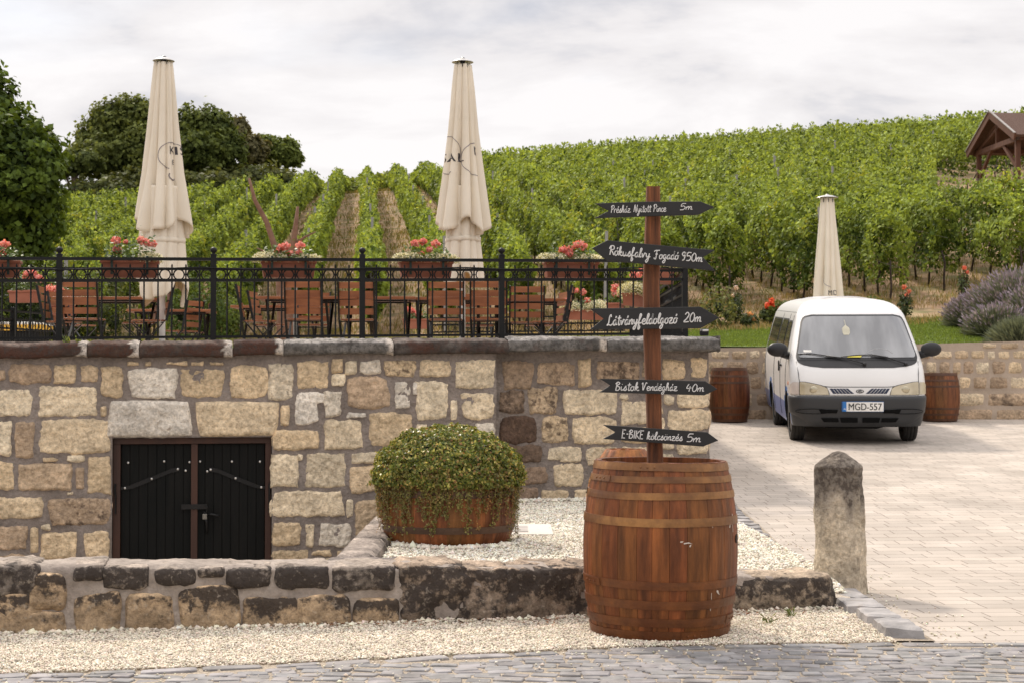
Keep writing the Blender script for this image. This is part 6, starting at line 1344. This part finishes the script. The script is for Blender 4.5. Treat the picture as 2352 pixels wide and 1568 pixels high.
# ================================================================ VINEYARD
def terrz(x, y):
    yc = np.minimum(y, CREST); pl = -3.8 + .184 * yc + .076 * x; t = y - (CREST - 12); pl = pl - np.where(t > 0, .0045 * t * t * .55, 0)
    near = 1.9 + .128 * np.maximum(0, y - 26); t = np.clip((y - 26) / 9, 0, 1); t = t * t * (3 - 2 * t); return near * (1 - t) + pl * t
M_vine = M('vine_leaf', vcol=True, rough=.6, transl=.34, var=.05, spec=.12)
M_conc = M('concrete_stake', (.26, .25, .24), .9, (.36, .34, .32), ns=10); M_vt = M('vine_trunk', (.035, .024, .018), .95, (.06, .042, .032), bump=.8)
AZ = math.radians(-5.4); VD = Vector((math.sin(AZ), math.cos(AZ), 0)); VP = Vector((VD.y, -VD.x, 0)); SPC = 1.60
x41 = xat(850, 41.0)
stakes = []
def vine_row(i, cross=None):
    Xr = x41 + i * SPC
    def pos(y): return Xr + (y - 41.0) * math.tan(AZ)
    y0 = 34.0 if i > 4 else 33.0
    y0 += .8 * math.sin(i * 1.7)
    def inview(y, m): px = CX + pos(y) / y * F; return -m < px < 2352 + m
    y = y0
    while y < 104 and not inview(y, 420): y += .5
    if y >= 103: return None
    ya = y; ye = y
    while ye < 105 and inview(ye, 420): ye += .5
    root = empty('grape_vine_row', (pos(ya), ya, terr(pos(ya), ya)), 0, None, 'vine row', 'parallel grape vine rows on the hillside'); Ps = []; Ns = []; Ts = []; Ss = []
    y = ya; seg = 2.0; sdr = i * 3.7
    while y < ye:
        d = y + 1; size = max(.052, .00125 * d); cov = 1.3 if i <= 5 else 1.2; n = int(seg * 3.4 * cov / (size ** 2 * 1.1) * (.55 if d > 45 else .9))
        yy = y + rng.random(n) * seg; hh = rng.random(n)
        # canopy cross-section: bushy sides and loose top
        far = np.clip((d - 70) / 30, 0, 1); nz1 = np.array([noise.noise(Vector((a * .9 + sdr, b_ * 2.2, 1))) for a, b_ in zip(yy, hh)]); nz2 = np.array([noise.noise(Vector((a * .55 + sdr, 4, 7))) for a in yy])
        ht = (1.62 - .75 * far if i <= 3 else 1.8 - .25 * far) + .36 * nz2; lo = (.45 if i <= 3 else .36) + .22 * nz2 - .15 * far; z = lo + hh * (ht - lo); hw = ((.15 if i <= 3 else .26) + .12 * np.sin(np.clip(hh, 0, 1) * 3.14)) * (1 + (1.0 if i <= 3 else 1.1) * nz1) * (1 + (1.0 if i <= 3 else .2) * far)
        side = np.where(rng.random(n) < .5, -1, 1); top = rng.random(n) < .20; off = side * hw * np.sqrt(rng.uniform(.35, 1, n)); off[top] = rng.uniform(-1, 1, top.sum()) * .22; z[top] = ht[top] + rng.normal(0, .07, top.sum())
        shoot = rng.random(n) < .05; z[shoot] = ht[shoot] + rng.uniform(.05, .42, shoot.sum()); off[shoot] = rng.normal(0, .08, shoot.sum())
        xg = Xr + (yy - 41) * math.tan(AZ); gx = xg + off * VP.x; gy = yy + off * VP.y; gz = np.array([terr(a, b_) for a, b_ in zip(xg[::8], yy[::8])]).repeat(8)[:n]
        if len(gz) < n: gz = np.concatenate([gz, np.full(n - len(gz), gz[-1])])
        gz = terrz(xg, yy)
        Ps.append(np.stack([gx, gy, gz + z], 1)); nn = np.stack([side * VP.x * .9, side * VP.y * .9, np.where(top, 1.3, .35)], 1) + rng.normal(0, .5, (n, 3)); Ns.append(nn)
        t = np.clip(.42 + nz1 * 1.2 + .30 * (z - 1.2) + rng.normal(0, .25, n), 0, 1)[:, None]; c = np.array([.052, .085, .018]) * (1 - t) + np.array([.32, .40, .085]) * t  # shade painted into leaf colour: darker in hollows and low down, tops lighter
        yel = (nz2 > .32) & (rng.random(n) < .5) & (d < 60); c[yel] = c[yel] * np.array([1.4, 1.15, .9]); c *= rng.lognormal(0, .2, (n, 1)); Ts.append(c); Ss.append(rng.uniform(.65, 1.2, n) * size)
        y += seg
    P = np.concatenate(Ps); S_, N_, T_ = np.concatenate(Ss), np.concatenate(Ns), np.concatenate(Ts); kp = ~((P[:, 1] > 41) & (P[:, 1] < 63) & (P[:, 0] / P[:, 1] > .272)); P, S_, N_, T_ = P[kp], S_[kp], N_[kp], T_[kp]
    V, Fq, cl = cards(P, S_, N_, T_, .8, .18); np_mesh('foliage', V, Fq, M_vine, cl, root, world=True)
    b = MB(); y = ya + .2
    while y < min(ye, ya + 16):
        x = pos(y) + random.uniform(-.05, .05); z = terr(x, y); j = lambda: random.uniform(-.06, .06); b.tube([(x, y, z - .05), (x + j(), y + j(), z + .3), (x + j(), y + j(), z + .62), (x + j(), y + j(), z + .9)], [.028, .024, .026, .018], 6); y += .95
    b.build('vine_trunks', M_vt, root, world=True, smooth=True)['kind'] = 'stuff'
    # wires and stakes
    b = MB()
    for h in ((.8, 1.2, 1.6) if i < 12 else (.9,)): b.tube([(pos(y_), y_, terr(pos(y_), y_) + h) for y_ in np.linspace(ya, ye, 14)], .004, 3)
    b.build('wires', M_conc, root, world=True)
    y = ya + .05; k = 0
    while y < ye:
        if not (y > 41 and y < 63 and pos(y) / y > .272) and random.random() < (.5 if k == 0 else .6):
            x = pos(y); z = terr(x, y); hgt = (2.05 if y < 70 else 1.35) + random.uniform(0, .2); lean = random.uniform(-.06, .06); b = MB(); b.beam((x, y, z - .1), (x + lean, y, z + hgt), .07, .06); b.build('stake', M_conc, root, world=True)
        y += 7.0 if y < 60 else 11; k += 1
    return root
# the row that closes the vineyard along the crest, crossing the others
n = 7000; yx = rng.uniform(-19, 2.5, n); yc_ = 99 + rng.normal(0, .5, n); nzc = np.array([noise.noise(Vector((a * .45, 3, 9))) for a in yx]); hz_ = rng.random(n) * (1.25 + .7 * nzc) + .1; ccol = tones(n, (.085, .115, .022), (.30, .33, .07))
cr = empty('grape_vine_row', (-8, 99, terr(-8, 99)), 0, 'vine row crossing the others along the crest of the hill, on the left half', 'vine row')
V, Fq, cl = cards(np.stack([yx, yc_, terrz(yx, yc_) + hz_], 1), rng.uniform(.1, .2, n), rng.normal(0, .6, (n, 3)) + np.array([0, -1, .4]), ccol, .8, .18)
np_mesh('foliage', V, Fq, M_vine, cl, cr, world=True)
NAMES = {-6: 'vine row at the far left, climbing behind the left parasol', -5: 'vine row just right of the left parasol', -4: 'second vine row to the right of the left parasol', -3: 'vine row running past the tip of the tall bare limb', -2: 'vine row passing between the two bare limbs',
         -1: 'vine row climbing to the crest right of the bare forked trunk', 0: 'vine row running straight up the hill between two bare soil strips', 1: 'vine row leaning left just before the middle parasol', 2: 'vine row whose lower end is hidden by the middle parasol'}
for i in range(-17, 34):
    r = vine_row(i)
    if r is None: continue
    r['label'] = NAMES.get(i, 'one of the merging grape vine rows covering the slope right of the middle parasol' if i > 2 else 'one of the tangled vine rows between the big dark tree and the left parasol')
    if i not in NAMES: r['group'] = 'merging vine rows on the right slope' if i > 2 else 'tangled vine rows on the left slope'

# ================================================================ PLANTS NEAR THE LAWN
M_lav = M('lavender', vcol=True, rough=.8, transl=.15, var=.05)
def blades(name, P, L_, dirs, w, T_, mat, parent=None, world=False, kind=None):
    n = len(P); d = dirs / np.linalg.norm(dirs, axis=1, keepdims=True); s = np.cross(d, rng.normal(size=(n, 3))); s /= np.linalg.norm(s, axis=1, keepdims=True); w = np.broadcast_to(w, (n,))[:, None]; tip = P + d * L_[:, None]; mid = P + d * L_[:, None] * .55
    V = np.stack([P, mid - s * w, tip, mid + s * w], 1); Fq = np.array([[0, 1, 2, 3]]) + (np.arange(n) * 4)[:, None]; cl = np.concatenate([T_, np.zeros((n, 1))], 1).repeat(4, 0)
    return np_mesh(name, V.reshape(-1, 3), Fq, mat, np.clip(cl, .004, .9), parent, world)
lav_label = ['big lavender bush in purple bloom at the right edge, above the retaining wall', 'greyer lavender clump nearest the wall top, hanging over it at the right edge', 'lavender clump lower left in the bed, next to the lawn', 'lavender clump in the middle of the bed, half hidden by its neighbours']
for k, (px, py, Y, r_, hgt, grey) in enumerate(((2352, 695, 29.0, 1.1, 1.3, 0), (2350, 755, 26.0, .66, .62, 1), (2245, 705, 29.5, .62, .75, 0), (2290, 740, 27.6, .6, .66, .6), (2400, 690, 28.0, .9, 1.1, .2))):
    x = xat(px, Y); base = Vector((x, Y, (terr(x, Y) if Y > 26 else 1.9))); n = int(7500 * r_ ** 1.3)
    th = rng.uniform(0, 6.283, n); ph = np.arccos(rng.uniform(.0, 1, n)); d = np.stack([np.sin(ph) * np.cos(th), np.sin(ph) * np.sin(th), np.cos(ph) * .9 + .25], 1); d += rng.normal(0, .12, (n, 3)); st = np.array([base.x, base.y, base.z])[None] + np.stack([np.sin(ph) * np.cos(th) * r_ * .75, np.sin(ph) * np.sin(th) * r_ * .75, np.cos(ph) * hgt * .55], 1) * rng.uniform(.75, 1, (n, 1))
    root = empty('lavender_bush', base, 0, lav_label[k] if k < 4 else 'lavender bush mostly outside the right edge of the photo', 'lavender', 'lavender bushes on the bank'); Lh = rng.uniform(.5, 1, n) * hgt * .42
    T_ = tones(n, (.12, .14, .09), (.22, .24, .155), .15); blades('stems', st, Lh, d, .0085, T_, M_lav, root, True)
    fl_ = rng.random(n) < (.55 if not grey else .55 * (1 - grey)); fl_ &= d[:, 2] > .45; dn = d / np.linalg.norm(d, axis=1, keepdims=True); Pf = st[fl_] + dn[fl_] * Lh[fl_][:, None] * .85; m_ = len(Pf)
    if m_: blades('flower_spikes', Pf, rng.uniform(.06, .12, m_), dn[fl_] + rng.normal(0, .1, (m_, 3)), .014, tones(m_, (.22, .17, .24), (.38, .32, .40), .15), M_lav, root, True)
    b = MB(); b.ball((base.x, base.y, base.z + hgt * .1), 1, 16, 8, (r_ * .7, r_ * .7, hgt * .55)); b.build('inner_stems', bpy.data.materials.get('lav_core') or M('lav_core', (.03, .035, .022), .95), root, world=True)
M_rose = M('rose_petal', vcol=True, rough=.6, transl=.25, var=.05)
def rose(px, py, Y, hgt, r_, blooms, col, label, leafy=1.0):
    x = xat(px, Y); base = Vector((x, Y, terr(x, Y) - .03)); root = empty('rose_bush', base, 0, label, 'rose bush', 'small flower bushes at the foot of the vines'); n = int(700 * leafy); d = rng.normal(size=(n, 3)); d /= np.linalg.norm(d, axis=1, keepdims=True)
    P = np.array([0, 0, hgt * .5]) + d * np.array([r_, r_, hgt * .45]) * rng.uniform(.5, 1, (n, 1)); V, Fq, cl = cards(P, rng.uniform(.02, .04, n), d + rng.normal(0, .5, (n, 3)), tones(n, (.04, .06, .02), (.10, .13, .035)), .7); np_mesh('leaves', V, Fq, M_gleaf, cl, root)
    b = MB()
    for k in range(7): a = k * .9; b.tube([(0, 0, -.02), (r_ * .4 * math.cos(a), r_ * .4 * math.sin(a), hgt * .5), (r_ * .7 * math.cos(a), r_ * .7 * math.sin(a), hgt * .9)], [.012, .009, .004], 4)
    b.build('stems', M_vt, root)
    for bx_, bz_, br in blooms:
        m_ = 60; d = rng.normal(size=(m_, 3)); d /= np.linalg.norm(d, axis=1, keepdims=True); V, Fq, cl = cards(np.array([bx_, -r_ * .6, bz_]) + d * br * rng.uniform(.3, 1.25, (m_, 1)), rng.uniform(.3, .5, m_) * br, d, tones(m_, [c * .75 for c in col], [min(1, c * 1.3) for c in col], .2), .9, .1); np_mesh('bloom', V, Fq, M_rose, cl, root)
rose(1768, 705, 31.5, .42, .22, [(0, .44, .07), (-.07, .40, .06), (.08, .38, .06), (.03, .5, .06), (.13, .36, .05)], (.80, .12, .035), 'bush with a cluster of bright orange-red roses left of the van roof')
rose(2080, 690, 31.2, .62, .16, [(-.04, .66, .05), (.06, .58, .04), (.0, .5, .04)], (.70, .20, .12), 'thin rose bush with a few coral blooms, right of the small parasol', .5)
rose(1722, 712, 31.0, .35, .2, [(0, .3, .06), (.05, .2, .05)], (.70, .36, .15), 'small shrub with yellow-orange leaves right of the middle arrow board', .8)
rose(1690, 700, 31.8, .75, .18, [(.0, .78, .05), (-.08, .62, .04)], (.72, .55, .48), 'tall thin shrub with pale pink blooms right of the corner railing post', .9)
rose(2214, 660, 32.4, .9, .14, [(0, .85, .05), (.06, .75, .04)], (.70, .16, .10), 'slender rose with red buds just above the lavender', .4)
# small green weeds in front of the vines, bushes behind the terrace
def bush(px, Y, r_, hgt, label, ca=(.05, .075, .02), cb=(.14, .165, .045), n=2600, leaf=.035, dz=0):
    x = xat(px, Y); tree('shrub', Vector((x, Y, (terr(x, Y) if Y > 26 else 1.6) + dz)), [(0, 0, hgt * .5, r_, hgt * .5), (r_ * .5, .1, hgt * .35, r_ * .6, hgt * .38), (-r_ * .5, 0, hgt * .4, r_ * .6, hgt * .4)], leaf, n, ca, cb, label, 'loose shrubs and weeds at the foot of the vineyard', trunk=.02, core=.25, lumpf=1.8, cat='shrub', limbs=False)
bush(1650, 31, .36, .85, 'loose green shrub behind the corner post of the railing', ca=(.08, .10, .035), cb=(.22, .23, .09), n=900)
bush(1800, 31.5, .35, .45, 'low weedy shrub between the orange roses and the small parasol')
bush(2000, 31.5, .35, .4, 'low weedy shrub right of the small parasol')
bush(450, 28, .55, 1.3, 'green shrub behind the railing right of the left parasol', cb=(.12, .17, .05))
bush(500, 29, .4, .9, 'smaller shrub behind the railing next to the third post')
bush(215, 29.5, .7, 1.5, 'dusky shrub behind the railing between second post and left parasol', ca=(.035, .05, .018), cb=(.10, .11, .04))
bush(120, 29, .7, 1.5, 'dark shrub under the big leafy tree', ca=(.02, .03, .01), cb=(.07, .09, .03))
bush(40, 28.5, .8, 1.6, 'darkest shrub at the left edge under the big leafy tree', ca=(.015, .02, .008), cb=(.05, .07, .02))
for k_, (px, w_, hh_) in enumerate(((690, 3.2, 2.6), (790, 2.6, 2.2), (860, 2.4, 2.0), (945, 2.8, 2.2), (1030, 2.6, 2.0))):
    x = xat(px, 104); tree('shrub', Vector((x, 104, terr(x, 104))), [(0, 0, hh_ * .5, w_ * .6, hh_ * .6), (w_ * .5, 0, hh_ * .4, w_ * .45, hh_ * .45), (-w_ * .5, 0, hh_ * .4, w_ * .45, hh_ * .5)], .16, 3000, (.05, .065, .03), (.15, .16, .07), 'dull shrub on the hill crest, ' + ('leftmost, below the end of the hill trees', 'behind the soil strip left of the straight row', 'behind the straight row', 'behind the soil strip left of the middle parasol', 'hidden mostly by the middle parasol')[k_], 'shrubs along the crest behind the vine rows', trunk=.03, core=.6, cat='shrub', limbs=False)
# lawn and dry grass as stuff
M_grass = M('grass_blade', vcol=True, rough=.7, transl=.3, var=.05)
def grass(name, n, xr, yr, L_, ca, cb, w, clump=0):
    x = rng.uniform(*xr, n); y = rng.uniform(*yr, n)
    if clump: m = np.array([noise.noise(Vector((a * .8, b_ * .8, 0))) for a, b_ in zip(x, y)]) + rng.normal(0, .12, n) > clump; x, y = x[m], y[m]; n = len(x)
    P = np.stack([x, y, terrz(x, y) + .05 * np.array([noise.noise(Vector((a * .3, b_ * .3, 0))) for a, b_ in zip(x, y)]) - .01], 1); d = np.stack([rng.normal(0, .35, n), rng.normal(0, .35, n), np.ones(n)], 1)
    tag(blades(name, P, rng.uniform(.6, 1.3, n) * L_, d, w, tones(n, ca, cb, .2), M_grass), kind='stuff')
grass('lawn', 60000, (1.5, 9.5), (26.0, 31.2), .055, (.10, .155, .02), (.19, .25, .045), .006)
grass('lawn', 30000, (-9, 2.0), (26.0, 30.5), .08, (.13, .16, .035), (.26, .23, .08), .007)
grass('dry_grass', 34000, (-9, 11), (30.0, 36), .13, (.16, .16, .05), (.42, .28, .14), .007, clump=-.05)
grass('row_grass', 34000, (-17, 3), (36, 99), .22, (.15, .17, .05), (.36, .27, .12), .022, clump=.02)
grass('weeds', 36000, (-16, 16), (33, 62), .20, (.13, .15, .04), (.34, .26, .11), .011, clump=.0)
# tiny things on the coping
b = MB(); s_, z_ = on_wall(1618, 775, -.02); c = wp(s_, ztop(s_) + .012, -.03); b.box(c + Vector((0, 0, .02)), (.09, .05, .06), Matrix.Rotation(.5, 3, 'X')); fl = tag(b.build('floodlight', M_blk, None, bevel=.006), 'small black floodlight standing on the right end of the coping', 'floodlight')
b = MB(); b.box(c + Vector((.01, -.03, .03)), (.06, .006, .035), Matrix.Rotation(.5, 3, 'X')); b.build('lamp_glass', M('pale_glass', (.6, .6, .6), .2), fl)
for k_, (px, h_) in enumerate(((152, .06), (178, .035))):
    s_, z_ = on_wall(px, 780, .02); c = wp(s_, ztop(s_) - .02, .0); n = 36; d = np.stack([rng.normal(0, .6, n), rng.normal(0, .6, n), np.ones(n)], 1); P = np.array([c]) + np.zeros((n, 3)) + rng.normal(0, .015, (n, 3))
    o = blades('weed_tuft', P, rng.uniform(.5, 1, n) * h_, d, .007, tones(n, (.10, .15, .03), (.25, .28, .06)), M_grass); tag(o, ('larger' if k_ == 0 else 'smaller') + ' green weed growing on the mossy coping by the second railing post', 'weed')
for px, py, zz_ in ((1636, 1229, .13), (2005 - 388, 1432, .0), (1762, 1428, 0), (1815, 1411, 0)):
    p = on_z(px, py, 0.02) if zz_ < .1 else on_z(1638 - 250, 1228, .13); n = 40; d = np.stack([rng.normal(0, .9, n), rng.normal(0, .9, n), np.ones(n) * .8], 1)
    o = blades('weed_tuft', np.array([[p.x, p.y, p.z]]) + rng.normal(0, .012, (n, 3)), rng.uniform(.02, .06, n), d, .004, tones(n, (.07, .10, .03), (.16, .17, .06)), M_grass)
    tag(o, {1636: 'tiny weed in the white gravel between the tub and the big barrel', 1617: 'tiny weed in the front gravel close to the big barrel foot', 1762: 'small weed in the gravel between barrel and bollard, the left one', 1815: 'small weed in the gravel nearest the bollard foot'}[px], 'weed')
